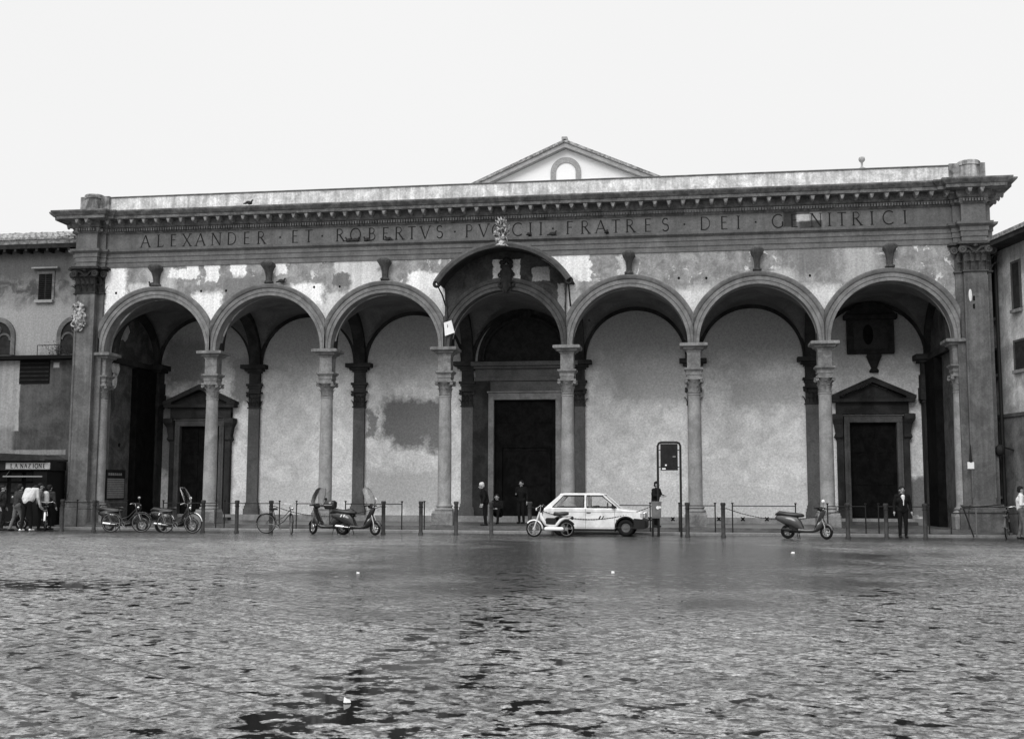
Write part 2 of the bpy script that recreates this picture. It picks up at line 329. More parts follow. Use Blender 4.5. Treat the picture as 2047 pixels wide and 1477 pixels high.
# ------------------------------------------------------------------ small stroke alphabet for inscriptions
def arc(cx, cy, rx, ry, a0, a1, n=14): return [(cx+rx*math.cos(R(a0+(a1-a0)*i/n)), cy+ry*math.sin(R(a0+(a1-a0)*i/n))) for i in range(n+1)]
def glyph(ch):
    T, t = 1.0, .5
    g = {'A': [([(0, 0), (.36, 1)], t), ([(.36, 1), (.74, 0)], T), ([(.14, .36), (.6, .36)], t)],
     'L': [([(.1, 0), (.1, 1)], T), ([(.1, .03), (.5, .03), (.52, .16)], t)],
     'E': [([(.1, 0), (.1, 1)], T), ([(.1, .03), (.5, .03)], t), ([(.1, .53), (.42, .53)], t), ([(.1, .97), (.48, .97)], t)],
     'F': [([(.1, 0), (.1, 1)], T), ([(.1, .53), (.42, .53)], t), ([(.1, .97), (.48, .97)], t)],
     'X': [([(0, 1), (.66, 0)], T), ([(.04, 0), (.62, 1)], t)],
     'N': [([(.06, 0), (.06, 1)], t), ([(.06, 1), (.7, 0)], T), ([(.7, 0), (.7, 1)], t)],
     'D': [([(.1, 0), (.1, 1)], T), ([(.1, .97), (.3, .97)]+arc(.3, .5, .4, .47, 90, -90)+[(.1, .03)], t)],
     'R': [([(.1, 0), (.1, 1)], T), ([(.1, .97), (.28, .97)]+arc(.28, .75, .22, .22, 90, -90)+[(.1, .53)], t), ([(.28, .53), (.66, 0)], T)],
     'B': [([(.1, 0), (.1, 1)], T), ([(.1, .97), (.26, .97)]+arc(.26, .76, .2, .21, 90, -90)+[(.1, .55)], t), ([(.26, .55)]+arc(.28, .29, .25, .26, 90, -90)+[(.1, .03)], t)],
     'P': [([(.1, 0), (.1, 1)], T), ([(.1, .97), (.28, .97)]+arc(.28, .73, .22, .24, 90, -90)+[(.1, .49)], t)],
     'T': [([(.33, 0), (.33, 1)], T), ([(.02, .97), (.64, .97)], t)], 'I': [([(.1, 0), (.1, 1)], T)],
     'O': [(arc(.42, .5, .4, .49, 0, 360, 26), .75)], 'V': [([(0, 1), (.36, 0)], T), ([(.36, 0), (.72, 1)], t)],
     'C': [(arc(.44, .5, .42, .49, 48, 312, 20), .75)], 'G': [(arc(.44, .5, .42, .49, 48, 318, 20), .75), ([(.75, .18), (.75, .45)], T)],
     'S': [(arc(.28, .75, .2, .23, 30, 270, 12)+arc(.28, .28, .22, .26, 90, -150, 12), .75)],
     'Z': [([(.04, .97), (.56, .97)], t), ([(.56, .97), (.04, .03)], T), ([(.04, .03), (.58, .03)], t)], '.': [([(.1, .42), (.1, .54)], 1.3)]}[ch]
    w = max(x for p, _ in g for x, _ in p)
    sf = {'A': [(0, 0), (.74, 0)], 'I': [(.1, 0), (.1, 1)], 'L': [(.1, 0), (.1, 1)], 'N': [(.06, 0), (.06, 1), (.7, 1)], 'P': [(.1, 0)], 'F': [(.1, 0)], 'R': [(.1, 0), (.66, 0)], 'T': [(.33, 0)], 'V': [(0, 1), (.72, 1)], 'X': [(0, 1), (.66, 0), (.04, 0), (.62, 1)]}.get(ch, [])
    return g, w, sf
def put_glyph(mb, ch, xc, z0, h, y, wt=.085, dep=.012, sx=1.0):
    g, w, sf = glyph(ch)
    k = 0
    def seg(x0, z0_, x1, z1_, th, dd):
        dx, dz = x1-x0, z1_-z0_; l = math.hypot(dx, dz) or 1; nx, nz = -dz/l*th/2, dx/l*th/2
        mb.add([(x0+nx, dd, z0_+nz), (x0-nx, dd, z0_-nz), (x1-nx, dd, z1_-nz), (x1+nx, dd, z1_+nz), (x0+nx, y, z0_+nz), (x0-nx, y, z0_-nz), (x1-nx, y, z1_-nz), (x1+nx, y, z1_+nz)], [(0, 1, 2, 3), (4, 7, 6, 5), (0, 3, 7, 4), (1, 5, 6, 2), (0, 4, 5, 1), (3, 2, 6, 7)])
    for pts, th in g:
        P_ = [(xc+(x-w/2)*h*sx, z0+z*h) for x, z in pts]
        for i in range(len(P_)-1):
            k += 1; seg(*P_[i], *P_[i+1], wt*h*th, y-dep-.0004*k)
    for x, z in sf:
        k += 1; X_ = xc+(x-w/2)*h*sx; Z_ = z0+z*h+(wt*h*.2 if z == 0 else -wt*h*.2); seg(X_-.11*h, Z_, X_+.11*h, Z_, wt*h*.4, y-dep-.0004*k)
# ------------------------------------------------------------------ the church portico
CH = thing('church', 'grey stone church front with a seven arch portico and Latin inscription above a white gable', 'church')
def part(mb, name, m, par=None, **k): return mb.build(name, M[m], par or CH, **k)
# arcade wall
mb = MB(); n = 40; YR = .44
for xc in BC:
    pts = [(S/2, ZI), (RA, ZI)]+[(RA*math.cos(PI*i/n), ZI+RA*math.sin(PI*i/n)) for i in range(1, n)]+[(-RA, ZI), (-S/2, ZI)]
    for (xa, za), (xb, zb) in zip(pts[:-1], pts[1:]):
        for y, fl in ((YF, 0), (YR, 1)): mb.add([(xc+xa, y, za), (xc+xb, y, zb), (xc+xb, y, ZA), (xc+xa, y, ZA)], [(0, 1, 2, 3)])
        mb.add([(xc+xa, YF, za), (xc+xb, YF, zb), (xc+xb, YR, zb), (xc+xa, YR, za)], [(0, 1, 2, 3)])
part(mb, 'arcade_wall', 'plaster_front')
AV = [(RA-.005, .3), (RA-.005, YF-.10), (RA+.10, YF-.10), (RA+.115, YF-.085), (RA+.13, YF-.12), (RA+.26, YF-.12), (RA+.275, YF-.10), (RA+.29, YF-.15), (RA+.35, YF-.2), (RA+.42, YF-.22), (RA+.44, YF-.19), (RA+.44, YF+.03)]
for i, xc in enumerate(BC):
    a = MB().arcband(xc, ZI, AV, n=56, lim=S/2-.003)
    part(a, 'archivolt', 'archivolt' if i != 3 else 'stone', smooth=30)
# putlog holes in the plaster
for px, py in [(232, 586), (402, 582), (452, 581), (628, 574), (679, 573), (875, 566), (1178, 640), (1357, 556), (1412, 556), (1619, 551)]:
    p = at(px, py, YF); part(MB().ball((p.x, YF-.004, p.z), .045, .02, .05, 8, 6), 'putlog_hole', 'dark')
# Corinthian capital pieces
def leaf(mb, base, out, upz, w, curl, th=.03):
    o = Vector(out); side = Vector((-o.y, o.x, 0)); b = Vector(base); rings = []
    for t_, f_, ww in ((0, 0, .8), (.35, .12, 1), (.7, .45, .95), (.92, 1, .7), (.85, 1.35, .4)):
        c = b+Vector((0, 0, upz*t_))+o*(curl*f_); h = w*ww/2
        rings.append([c-side*h, c-side*h*.4+o*th, c+side*h*.4+o*th, c+side*h, c-o*.01])
    mb.loft(rings)
def scroll(mb, c, r, axis): mb.torus(c, r*.62, r*.38, axis, 14, 6); mb.ball(c, r*.4, seg=8, rings=6)
def capital(cx, cy, z0, z1, r, w):
    mb = MB(); h = z1-z0
    mb.lathe([(r, z0), (r+.03, z0+.02), (r+.03, z0+.05), (r, z0+.06), (r*1.0, z0+h*.5), (r*1.15, z0+h*.75), (w*.9, z1-.08), (w*.9, z1-.07)], cx, cy, 20)
    for k in range(8):
        a = 2*PI*k/8+PI/8; d = (math.cos(a), math.sin(a), 0); leaf(mb, (cx+d[0]*r*.95, cy+d[1]*r*.95, z0+.06), d, h*.42, .17, .06, .02)
        a += PI/8; d = (math.cos(a), math.sin(a), 0); leaf(mb, (cx+d[0]*r*.95, cy+d[1]*r*.95, z0+h*.35), d, h*.42, .15, .09, .02)
    for sx_ in (-1, 1):
        for sy_ in (-1, 1): scroll(mb, Vector((cx+sx_*w*.86, cy+sy_*w*.86, z1-.12)), .065, 'y'); mb.tube([(cx+sx_*r*.7, cy+sy_*r*.7, z0+h*.55), (cx+sx_*w*.8, cy+sy_*w*.8, z1-.09)], [.02, .035], 6)
    ab = []
    for q in range(4):
        for t_ in (-1, -.5, 0, .5):
            a = q*PI/2; u_ = w*t_*1.0; v_ = w*(1-.14*(1-t_*t_)); ab.append((v_*math.cos(a)-u_*math.sin(a), v_*math.sin(a)+u_*math.cos(a)))
    mb.loft([[(cx+x, cy+y, z) for x, y in ab] for z in (z1-.06, z1)])
    return mb
def sqmould(mb, cx, cy, prof, cap=True):       # square rings (half width, z)
    mb.loft([[(cx-w, cy-w, z), (cx+w, cy-w, z), (cx+w, cy+w, z), (cx-w, cy+w, z)] for w, z in prof], cap); return mb
YCOL = .17
def column(cx, cy):
    sh = MB().lathe([(.30, .93), (.27, .97), (.252, 1.02), (.252, 2), (.247, 3), (.235, 4), (.222, 4.8), (.222, 4.93), (.24, 4.95), (.24, 4.98), (.222, 5.0)], cx, cy, 32)
    o = part(sh, 'column', 'column', smooth=40)
    b = MB(); b.box(cx-.37, cx+.37, cy-.37, cy+.37, .66, .74); b.lathe([(.30, .74), (.35, .75), (.365, .79), (.34, .83), (.30, .835), (.285, .87), (.30, .89), (.325, .91), (.315, .945), (.28, .95)], cx, cy, 32); b.build('base', M['column'], o, smooth=35)
    MB().box(cx-.40, cx+.40, cy-.41, cy+.41, FL, .66).build('pedestal', M['stone_light'], o, bevel=.015)
    capital(cx, cy, 5.0, 5.56, .215, .335).build('capital', M['stone_light'], o, smooth=35)
    m_ = MB(); sqmould(m_, cx, cy, [(.25, 5.562), (.25, 5.66), (.27, 5.665), (.27, 5.76), (.26, 5.765), (.28, 5.80), (.34, 5.86), (.345, 5.92), (.24, 5.925), (.24, 6.50), (.25, 6.50), (.28, 6.56), (.36, 6.6), (.38, 6.65), (.48, 6.68), (.5, 6.7), (.5, 6.79), (.44, 6.81)])
    m_.build('impost_block', M['stone_light'], o)
    return o
for x in XC: column(x, YCOL)
for s_ in (-1, 1): column(s_*(3.5*S-.02), YCOL)
# keystone consoles
for i, xc in enumerate(BC):
    if i == 3: continue
    ky = YF-.1; rings = []
    for z, w, d in ((ZI+RA+.44, .14, .16), (ZI+RA+.48, .16, .22), (ZI+RA+.53, .15, .22), (ZI+RA+.56, .10, .18), (ZI+RA+.75, .10, .2), (ZI+RA+.95, .13, .28), (ZI+RA+1.05, .18, .38), (ZI+RA+1.13, .23, .42), (ZI+RA+1.2, .22, .44), (ZI+RA+1.26, .17, .4), (ZI+RA+1.29, .12, .3)):
        rings.append([(xc-w, YF+.05, z), (xc-w, YF-d, z), (xc-w*.5, YF-d-.05, z), (xc-w*.35, YF-d-.02, z), (xc+w*.35, YF-d-.02, z), (xc+w*.5, YF-d-.05, z), (xc+w, YF-d, z), (xc+w, YF+.05, z)])
    part(MB().loft(rings), 'keystone_bracket', 'stone', smooth=30)
# giant corner pilasters with capitals
XPI = 16.62
def giant(sg):
    xc = sg*XPI; g = MB()
    inner = xc-sg*.62; outer = xc+sg*.58
    x0, x1 = sorted((inner, outer)); g.box(x0, x1, -.18, .75, 1.05, 9.12)
    g.box(xc-.38, xc+.38, -.42, -.181, 1.05, 9.12)
    g.box(xc-.40, xc-.34, -.45, -.418, 1.3, 9.0); g.box(xc+.34, xc+.40, -.45, -.418, 1.3, 9.0)
    o = part(g, 'giant_pilaster', 'giant', bevel=.01)
    b = MB()
    for (xa, xb, yf) in ((x0, x1, -.18), (xc-.38, xc+.38, -.42)):
        for e, z0, z1 in ((.16, .80, .90), (.12, .90, .96), (.05, .96, 1.0), (.09, 1.0, 1.06)): b.box(xa-e, xb+e, yf-e, .7+e*.1, z0+.001*(yf < -.3), z1)
    b.build('base', M['giant'], o, bevel=.015)
    p = MB(); p.box(x0-.17, x1+.17, -.38, .8, FL-.05, .80); p.box(xc-.56, xc+.56, -.64, -.36, FL-.1, .798); p.build('pedestal', M['giant'], o, bevel=.02)
    c = MB()
    c.box(x0, x1, -.19, .74, 9.12, 10.1); c.box(xc-.385, xc+.385, -.43, -.19, 9.12, 10.1)
    for (xa, xb, yf) in ((x0, x1, -.19), (xc-.385, xc+.385, -.43)):
        c.box(xa-.05, xb+.05, yf-.05, yf+.02, 9.12, 9.17); c.box(xa-.05, xa, yf-.04, .7, 9.121, 9.169); c.box(xb, xb+.05, yf-.04, .7, 9.121, 9.169)
        nn = 3 if yf < -.3 else 5
        for r_ in range(2):
            for k in range(nn+(r_ == 1 and yf < -.3)):
                x = xa+(xb-xa)*(k+.5)/(nn+(r_ == 1 and yf < -.3)); leaf(c, (x, yf, 9.17+.30*r_), (0, -1, 0), .33, (xb-xa)/nn*.8, .2, .05)
        for e, z0, z1 in ((.12, 10.02, 10.07), (.22, 10.07, 10.13), (.18, 10.13, 10.17)): c.box(xa-e, xb+e, yf-e, .75+e, z0, z1-.001*(yf < -.3))
        for x in (xa+.02, xb-.02):
            scroll(c, Vector((x+math.copysign(.07, x-(xa+xb)/2), yf-.13, 9.88)), .15, 'y'); c.tube([((xa+xb)/2, yf-.03, 9.75), ((x*2+xa+xb)/4*1.0, yf-.06, 9.96), (x, yf-.09, 10.0)], [.03, .045, .05], 6)
        c.ball(((xa+xb)/2, yf-.12, 10.03), .09, .08, .07, 8, 6)
    for k in range(3):
        for sx2, xx in ((1, x1), (-1, x0)):
            leaf(c, (xx, -.0+.25*k, 9.2), (sx2, 0, 0), .33, .2, .2, .05); leaf(c, (xx, .1+.25*k, 9.5), (sx2, 0, 0), .33, .2, .22, .05)
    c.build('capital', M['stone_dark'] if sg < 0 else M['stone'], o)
    return o, xc
gl, xl = giant(-1); gr_, xr = giant(1)
# carved coat of arms on the left pilaster
def coat(par, cx, y, z0, z1, w, m):
    c = MB(); h = z1-z0
    ring = lambda s_, dy: [(cx+w*s_*.5*px, y-dy, z0+h*pz) for px, pz in ((0, 0), (.55, .08), (.9, .35), (1, .62), (.7, .68), (.8, .8), (0, .78), (-.8, .8), (-.7, .68), (-1, .62), (-.9, .35), (-.55, .08))]
    c.loft([ring(1, -.02), ring(1, .06), ring(.85, .12), ring(.5, .17)])
    for a in range(9):
        t_ = 2*PI*a/9+.2; c.torus((cx+w*.46*math.cos(t_), y-.07, z0+h*.45+h*.40*math.sin(t_)), .055+.02*(a % 3), .035, 'y', 12, 6); c.ball((cx+w*.3*math.cos(t_*2), y-.12, z0+h*(.2+.07*a)), .07, .05, .09, 8, 6)
    for x_, z_ in ((-.35, .86), (.35, .86), (0, .95), (-.15, .9), (.18, .9)): c.ball((cx+w*x_, y-.1, z0+h*z_), .09, .08, .1, 8, 6)
    return c.build('coat_of_arms', M[m], par, smooth=50)
a_ = at(160, 605, -.45); b_ = at(160, 662, -.45); coat(gl, a_.x, -.44, b_.z, a_.z, .5, 'shield')
# small fixtures on the right pilaster
p = at(1940, 925, -.5); q = MB(); q.box(p.x-.09, p.x+.12, -.49, -.425, p.z-.2, p.z+.03); q.build('notice', M['paper'], gr_)
MB().tube([(p.x+.02, -.46, p.z+.02), (p.x+.03, -.46, p.z+.62)], [.06, .01], 6).build('lamp_bracket', M['iron'], gr_)
for py in (596, 612):
    p = at(1947, py, -.43); MB().box(p.x-.03, p.x+.03, -.44, -.41, p.z-.08, p.z+.08).build('slot', M['dark'], gr_)
p = at(1940, 590, -.43); MB().ball((p.x, -.42, p.z), .06, .02, .22, 8, 6).build('scar_or_lit_patch', M['cloth_white'], gr_)
# entablature: path with breaks forward over the giant pilasters
def ent_path(side_back=1.2):
    P_ = []
    xi, xo, xf0, xf1 = XPI-.64, XPI+.60, XPI-.40, XPI+.40
    yo, y1, y2 = YF-.02, -.2, -.44
    seq = [(-xo, side_back), (-xo, y1), (-xf1, y1), (-xf1, y2), (-xf0, y2), (-xf0, y1), (-xi, y1), (-xi, yo), (xi, yo), (xi, y1), (xf0, y1), (xf0, y2), (xf1, y2), (xf1, y1), (xo, y1), (xo, side_back)]
    for i, (x, y) in enumerate(seq):
        def nrm(a, b): d = Vector((b[0]-a[0], b[1]-a[1])).normalized(); return Vector((d.y, -d.x))
        if i == 0: nn = nrm(seq[0], seq[1])
        elif i == len(seq)-1: nn = nrm(seq[-2], seq[-1])
        else: nn = nrm(seq[i-1], seq[i])+nrm(seq[i], seq[i+1])
        P_.append((x, y, nn.x, nn.y))
    return P_
EP = ent_path()
part(MB().mould([(-.3, 10.17), (.02, 10.17), (.02, 10.36), (.05, 10.365), (.05, 10.55), (.08, 10.555), (.08, 10.70), (.11, 10.72), (.2, 10.78), (.22, 10.86), (-.3, 10.86)], EP), 'architrave', 'frieze')
FR = part(MB().mould([(-.3, 10.861), (.01, 10.861), (.01, 11.52), (-.3, 11.52)], EP), 'frieze', 'frieze')
COR = part(MB().mould([(-.3, 11.521), (.04, 11.521), (.07, 11.56), (.08, 11.57), (.09, 11.57), (.09, 11.72), (.14, 11.74), (.18, 11.80), (.19, 11.82), (.20, 11.98), (.58, 11.98), (.60, 11.985), (.61, 12.10), (.65, 12.11), (.68, 12.14), (.74, 12.20), (.77, 12.24), (.77, 12.29), (-.3, 12.33)], EP), 'cornice', 'cornice')
# dentils and modillions follow the same path
mods = []
for i in range(len(EP)-1):
    dm = MB()
    (x0, y0, _, _), (x1, y1, _, _) = EP[i], EP[i+1]
    d = Vector((x1-x0, y1-y0)); ln = d.length; d.normalize(); nn = Vector((d.y, -d.x))
    for kind_, sp, off in (('d', .10, .10), ('m', .505, .19)):
        e = off; A = ln+2*e if 0 else ln
        cnt = max(1, round(A/sp))
        if kind_ == 'm' and ln < .7 and not (i in (4, 10)): 
            if ln < .5: continue
        for k in range(cnt):
            t_ = (k+.5)/cnt*A; c = Vector((x0, y0))+d*t_+nn*off
            if kind_ == 'd':
                w = .027; a = c-d*w; b = c+d*w; a2 = a+nn*.11; b2 = b+nn*.11
                dm.add([(a.x, a.y, 11.58), (b.x, b.y, 11.58), (b2.x, b2.y, 11.58), (a2.x, a2.y, 11.58), (a.x, a.y, 11.69), (b.x, b.y, 11.69), (b2.x, b2.y, 11.69), (a2.x, a2.y, 11.69)], [(0, 1, 2, 3), (4, 7, 6, 5), (0, 4, 5, 1), (1, 5, 6, 2), (2, 6, 7, 3), (3, 7, 4, 0)])
            else: mods.append((c, math.atan2(nn.y, nn.x)))
    if dm.v: dm.build('dentil_band', M['cornice'], COR)
mm = None
M['modillion'] = mat('modillion_stone', .16, .3, 8, grain=.2)
for c, a in mods[:100]:
    if mm is None:
        q = MB(); q.loft([[(x, -w*.55, z0), (x, w*.55, z0), (x, w*1.6, 11.975), (x, -w*1.6, 11.975)] for x, w, z0 in ((-.02, .06, 11.80), (.08, .06, 11.79), (.18, .06, 11.84), (.26, .06, 11.85), (.31, .06, 11.80), (.35, .05, 11.83), (.36, .05, 11.89))])
        mm = q.build('modillion', M['modillion'], COR)
    else: mm = mm.copy(); COL.objects.link(mm)
    mm.location = (c.x, c.y, 0); mm.rotation_euler = (0, 0, a)
# inscription on the frieze
LX = 'A291.5 L321 E347 X374 A401 N432 D463 E493 R522.6 .559 E589.5 T617 .643 R680 O710.5 B743 E770.6 R798 T823 V850 S878 .908 P937 V967 C993 C1033.6 I1059 I1080 .1104 F1138.6 R1170 A1201 T1231 R1260 E1295 S1329.5 .1367 D1409.5 E1447.5 I1475 .1509.6 G1554.5 E1588 N1631.6 I1657.6 T1683.4 R1713.5 I1742.6 C1776 I1808.7'
for tk in LX.split():
    ins = MB(); put_glyph(ins, tk[0], at(float(tk[1:]), 470, YF-.03).x, 10.95, .49, YF-.031, wt=.095); ins.build('letter' if tk[0] != '.' else 'word_dot', M['letter'], FR)
# parapet and corner piers
pa = MB(); pa.box(-15.95, 15.95, -.02, .4, 12.2, 13.0); pa.build('parapet', M['parapet'], CH)
part(MB().box(-15.94, 15.94, -.06, .44, 13.0, 13.05), 'coping', 'coping', bevel=.01)
for s_ in (-1, 1):
    q = MB(); x0, x1 = sorted((s_*15.93, s_*17.15)); q.box(x0, x1, -.16, 1.0, 12.2, 13.06)
    xc = s_*XPI; q.lathe([(.36, 12.2), (.36, 12.95), (.4, 12.97), (.4, 13.1), (.36, 13.14), (.2, 13.16)], xc, .0, 24); part(q, 'corner_pier', 'pier', smooth=40)
# body between the portico front and the church
part(MB().box(-17.2, 17.2, 1.2, 4.9, 9.9, 12.3), 'portico_attic', 'parapet')
# floor, steps, walls inside
fl = part(MB().box(-17.0, 17.0, -.62, 5.2, -.3, FL), 'portico_floor', 'step')
part(MB().box(-17.2, 17.2, -.95, -.62, -.3, .14), 'step', 'step')
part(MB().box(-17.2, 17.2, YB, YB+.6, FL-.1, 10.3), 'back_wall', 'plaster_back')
part(MB().box(-16.0, 16.0, YB-.25, YB-.001, FL, .46), 'wall_bench', 'column')
for px in (1299, 1345, 1437, 1485, 1533):
    p = at(px, 1037, YB-.26); q = MB()
    for a_ in (R(45), R(-45)): q.tube([(p.x-.1*math.cos(a_), YB-.252, p.z-.1*math.sin(a_)), (p.x+.1*math.cos(a_), YB-.252, p.z+.1*math.sin(a_))], .022, 4)
    q.tube([(p.x, YB-.254, p.z-.05), (p.x, YB-.254, p.z+.05)], .04, 6); part(q, 'vent_grille', 'dark')
XW = 15.98
def sidewall(sg):
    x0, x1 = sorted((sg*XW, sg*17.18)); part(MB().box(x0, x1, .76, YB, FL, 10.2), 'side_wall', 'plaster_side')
    q = MB()
    for y0, y1 in ((YB-.55, YB),): a, b = sorted((sg*(XW-.35), sg*XW)); q.box(a, b, y0, y1, FL, 6.45); q.box(a-.05*(sg > 0)*1, b+.05*(sg < 0), y0-.05, y1, FL, .7)
    for e, z0, z1 in ((.05, 4.9, 4.98), (.1, 5.0, 5.5), (.06, 5.52, 6.0), (.15, 6.45, 6.55), (.28, 6.55, 6.75)): a, b = sorted((sg*(XW-.35-e), sg*XW)); q.box(a, b, YB-.55-e, YB-.01, z0, z1)
    a, b = sorted((sg*(XW-.2), sg*XW)); q.box(a, b, .76, YB-.5, 6.5, 6.72)
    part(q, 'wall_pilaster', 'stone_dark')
    q = MB(); a, b = sorted((sg*(XW-.28), sg*XW)); q.box(a, b, 2.35, YB-.62, FL, 6.44); q.box(a-.03, b+.03, 2.30, YB-.6, FL, .9); part(q, 'wall_pier', 'door')
    n_ = 24; r_ = MB(); rings = []
    for i in range(n_+1):
        t_ = PI*i/n_; ring = []
        for rr in (1.75, 2.0):
            for xx in (XW-.22, XW): ring.append((sg*xx, 2.5+rr*math.cos(t_), 6.72+rr*math.sin(t_)))
        rings.append([ring[0], ring[1], ring[3], ring[2]])
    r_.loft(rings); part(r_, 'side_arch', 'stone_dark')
sidewall(-1); sidewall(1)
# notice board, worn plaster and a painted lit patch on the left side wall
def side_panel(px0, px1, py0, py1, name, m, th=.03, sg=-1, **k):
    a = on_x(px0, py0, sg*XW); b = on_x(px1, py1, sg*XW); x0, x1 = sorted((sg*XW, sg*(XW-th))); return part(MB().box(x0, x1, a.y, b.y, min(a.z, b.z), max(a.z, b.z)), name, m, **k)
nb = side_panel(212, 247, 938, 998, 'notice_board', 'panel')
a = on_x(212, 956, -XW); b = on_x(247, 996, -XW)
q = MB()
for k in range(11):
    z = a.z-(a.z-b.z)*k/11; q.box(-XW+.03, -XW+.036, a.y+.06, b.y-.06, z-(a.z-b.z)/11*.72, z)
q.build('notice_sheet', M['board'], nb)
q = MB()
for k in range(7): q.box(-XW+.03, -XW+.036, a.y+.12+k*.16, a.y+.22+k*.16, a.z+.12, a.z+.22)
q.build('notice_heading', M['board'], nb)
def blob(px, py, w, h, name, m, sg=-1):
    p = on_x(px, py, sg*XW); q = MB(); n_ = 16; rnd = random.Random(px); ring = [(0, (p.y+w*math.cos(2*PI*i/n_)*(.75+.4*rnd.random())), (p.z+h*math.sin(2*PI*i/n_)*(.75+.4*rnd.random()))) for i in range(n_)]
    q.add([(sg*(XW-.012), y, z) for _, y, z in ring]+[(sg*XW, y, z) for _, y, z in ring], [tuple(range(n_))]+[(i, (i+1) % n_, n_+(i+1) % n_, n_+i) for i in range(n_)]); part(q, name, m)
blob(232, 735, .35, .32, 'scar_or_lit_patch', 'parapet'); blob(229, 760, .2, .3, 'scar_or_lit_patch', 'parapet'); blob(246, 660, .5, .45, 'scar_or_lit_patch', 'house_right'); blob(238, 889, .09, .08, 'scar_or_lit_patch', 'dark')  # third blob: pale colour standing in for the lit wall beyond the end arch
# vaults and transverse arches
YV0, YV1 = YR, YB; YC = (YV0+YV1)/2; RV = (YV1-YV0)/2
for xc in BC:
    q = MB(); nx, ny = 34, 30; vs = []
    for j in range(ny+1):
        y = -RV+2*RV*j/ny
        for i in range(nx+1):
            x = -2.3+4.6*i/nx; z1 = math.sqrt(max(0, RA*RA-x*x)); z2 = math.sqrt(max(0, RV*RV-y*y)); vs.append((xc+x, YC+y, ZI+max(z1, z2)+.004))
    q.add(vs, [(j*(nx+1)+i, j*(nx+1)+i+1, (j+1)*(nx+1)+i+1, (j+1)*(nx+1)+i) for j in range(ny) for i in range(nx)])
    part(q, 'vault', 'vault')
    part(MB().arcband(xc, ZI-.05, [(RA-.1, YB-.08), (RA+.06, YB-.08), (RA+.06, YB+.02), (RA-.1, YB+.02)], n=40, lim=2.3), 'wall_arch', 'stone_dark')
    r_ = MB().tube([(xc+.0, .1, 0), (xc, .11, 0)], .001, 3)
for x in XC:
    q = MB(); rings = []
    for i in range(41):
        t_ = PI*i/40; rings.append([(x+dx, YC+rr*math.cos(t_), ZI-.05+rr*math.sin(t_)) for dx, rr in ((-.23, RV+.25), (-.23, RV-.2), (.23, RV-.2), (.23, RV+.25))])
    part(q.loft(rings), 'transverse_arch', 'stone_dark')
part(MB().box(-17.1, 17.1, .3, YB+.3, 9.9, 10.15), 'ceiling_fill', 'dark')
def back_pilaster(x, w=.24):
    q = MB(); y0 = YB-.16
    q.box(x-w, x+w, y0, YB+.02, .95, 4.9)
    q.box(x-w-.09, x+w+.09, y0-.09, YB, .461, .7); q.box(x-w-.06, x+w+.06, y0-.06, YB, .7, .82); q.box(x-w-.03, x+w+.03, y0-.03, YB, .82, .95)
    o = part(q, 'wall_pilaster', 'pil_back')
    c = MB(); c.box(x-w, x+w, y0, YB, 4.9, 5.6)
    c.box(x-w-.04, x+w+.04, y0-.04, YB, 4.9, 4.95)
    for r_ in range(2):
        for k in range(3): leaf(c, (x-w+(k+.5)*w*2/3, y0, 4.95+.2*r_), (0, -1, 0), .25, w*.6, .09, .02)
    for s_ in (-1, 1): scroll(c, Vector((x+s_*(w+.02), y0-.07, 5.45)), .08, 'y'); leaf(c, (x+s_*w, YB-.08, 4.95), (s_, 0, 0), .3, .15, .1, .02)
    c.box(x-w-.09, x+w+.09, y0-.1, YB, 5.53, 5.6)
    c.build('capital', M['stone_dark'], o)
    b = MB()
    for e, z0, z1 in ((.01, 5.601, 5.75), (.05, 5.75, 5.85), (.10, 5.85, 5.95), (0, 5.951, 6.4), (.06, 6.4, 6.48), (.16, 6.48, 6.58), (.3, 6.58, 6.75)): b.box(x-w-e, x+w+e, y0-e, YB, z0, z1)
    b.build('impost_block', M['stone_dark'], o)
for x in XC: back_pilaster(x)
# main portal
PX = .1; YP = YB-.02
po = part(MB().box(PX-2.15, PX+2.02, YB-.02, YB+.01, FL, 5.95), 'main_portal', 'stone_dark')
MB().box(PX-2.15, PX-1.45, YB-.2, YB-.021, FL, 5.95).build('jamb', M['stone_dark'], po); MB().box(PX+1.6, PX+2.02, YB-.2, YB-.021, FL, 5.95).build('jamb', M['stone_dark'], po)
q = MB(); q.box(PX-1.5, PX-1.27, YB-.26, YB+.02, FL, 5.45); q.box(PX+1.27, PX+1.5, YB-.26, YB+.02, FL, 5.45); q.box(PX-1.5, PX+1.5, YB-.262, YB+.02, 5.17, 5.45); q.box(PX-1.55, PX+1.55, YB-.32, YB, 5.45, 5.52); q.build('door_frame', M['archivolt'], po, bevel=.02)
q = MB(); q.box(PX-2.1, PX+2.1, YB-.24, YB, 5.95, 6.12); q.box(PX-2.05, PX+2.05, YB-.22, YB, 6.121, 6.55); q.box(PX-2.2, PX+2.2, YB-.5, YB, 6.55, 6.72); q.box(PX-2.1, PX+2.1, YB-.38, YB, 6.45, 6.551); q.box(PX-1.5, PX+1.6, YB-.15, YB, 5.52, 5.95); q.build('entablature', M['pil_back'], po, bevel=.01)
q = MB(); n_ = 30; q.prism([(PX+2.0*math.cos(PI*i/n_), 6.75+2.15*math.sin(PI*i/n_)) for i in range(n_+1)], YB-.05, YB-.003); q.build('lunette', M['shutter'], po)
q = MB().torus((PX, YB-.12, 8.75), .2, .08, 'y', 16, 8); q.ball((PX, YB-.12, 8.75), .16, .1, .2); q.torus((PX, YB-.12, 6.8), 1.75, .08, 'y', 30, 6, 0, PI); q.build('lunette_relief', M['shutter'], po)
q = MB(); q.box(PX-1.28, PX+1.28, YB-.06, YB-.004, FL, 5.2)
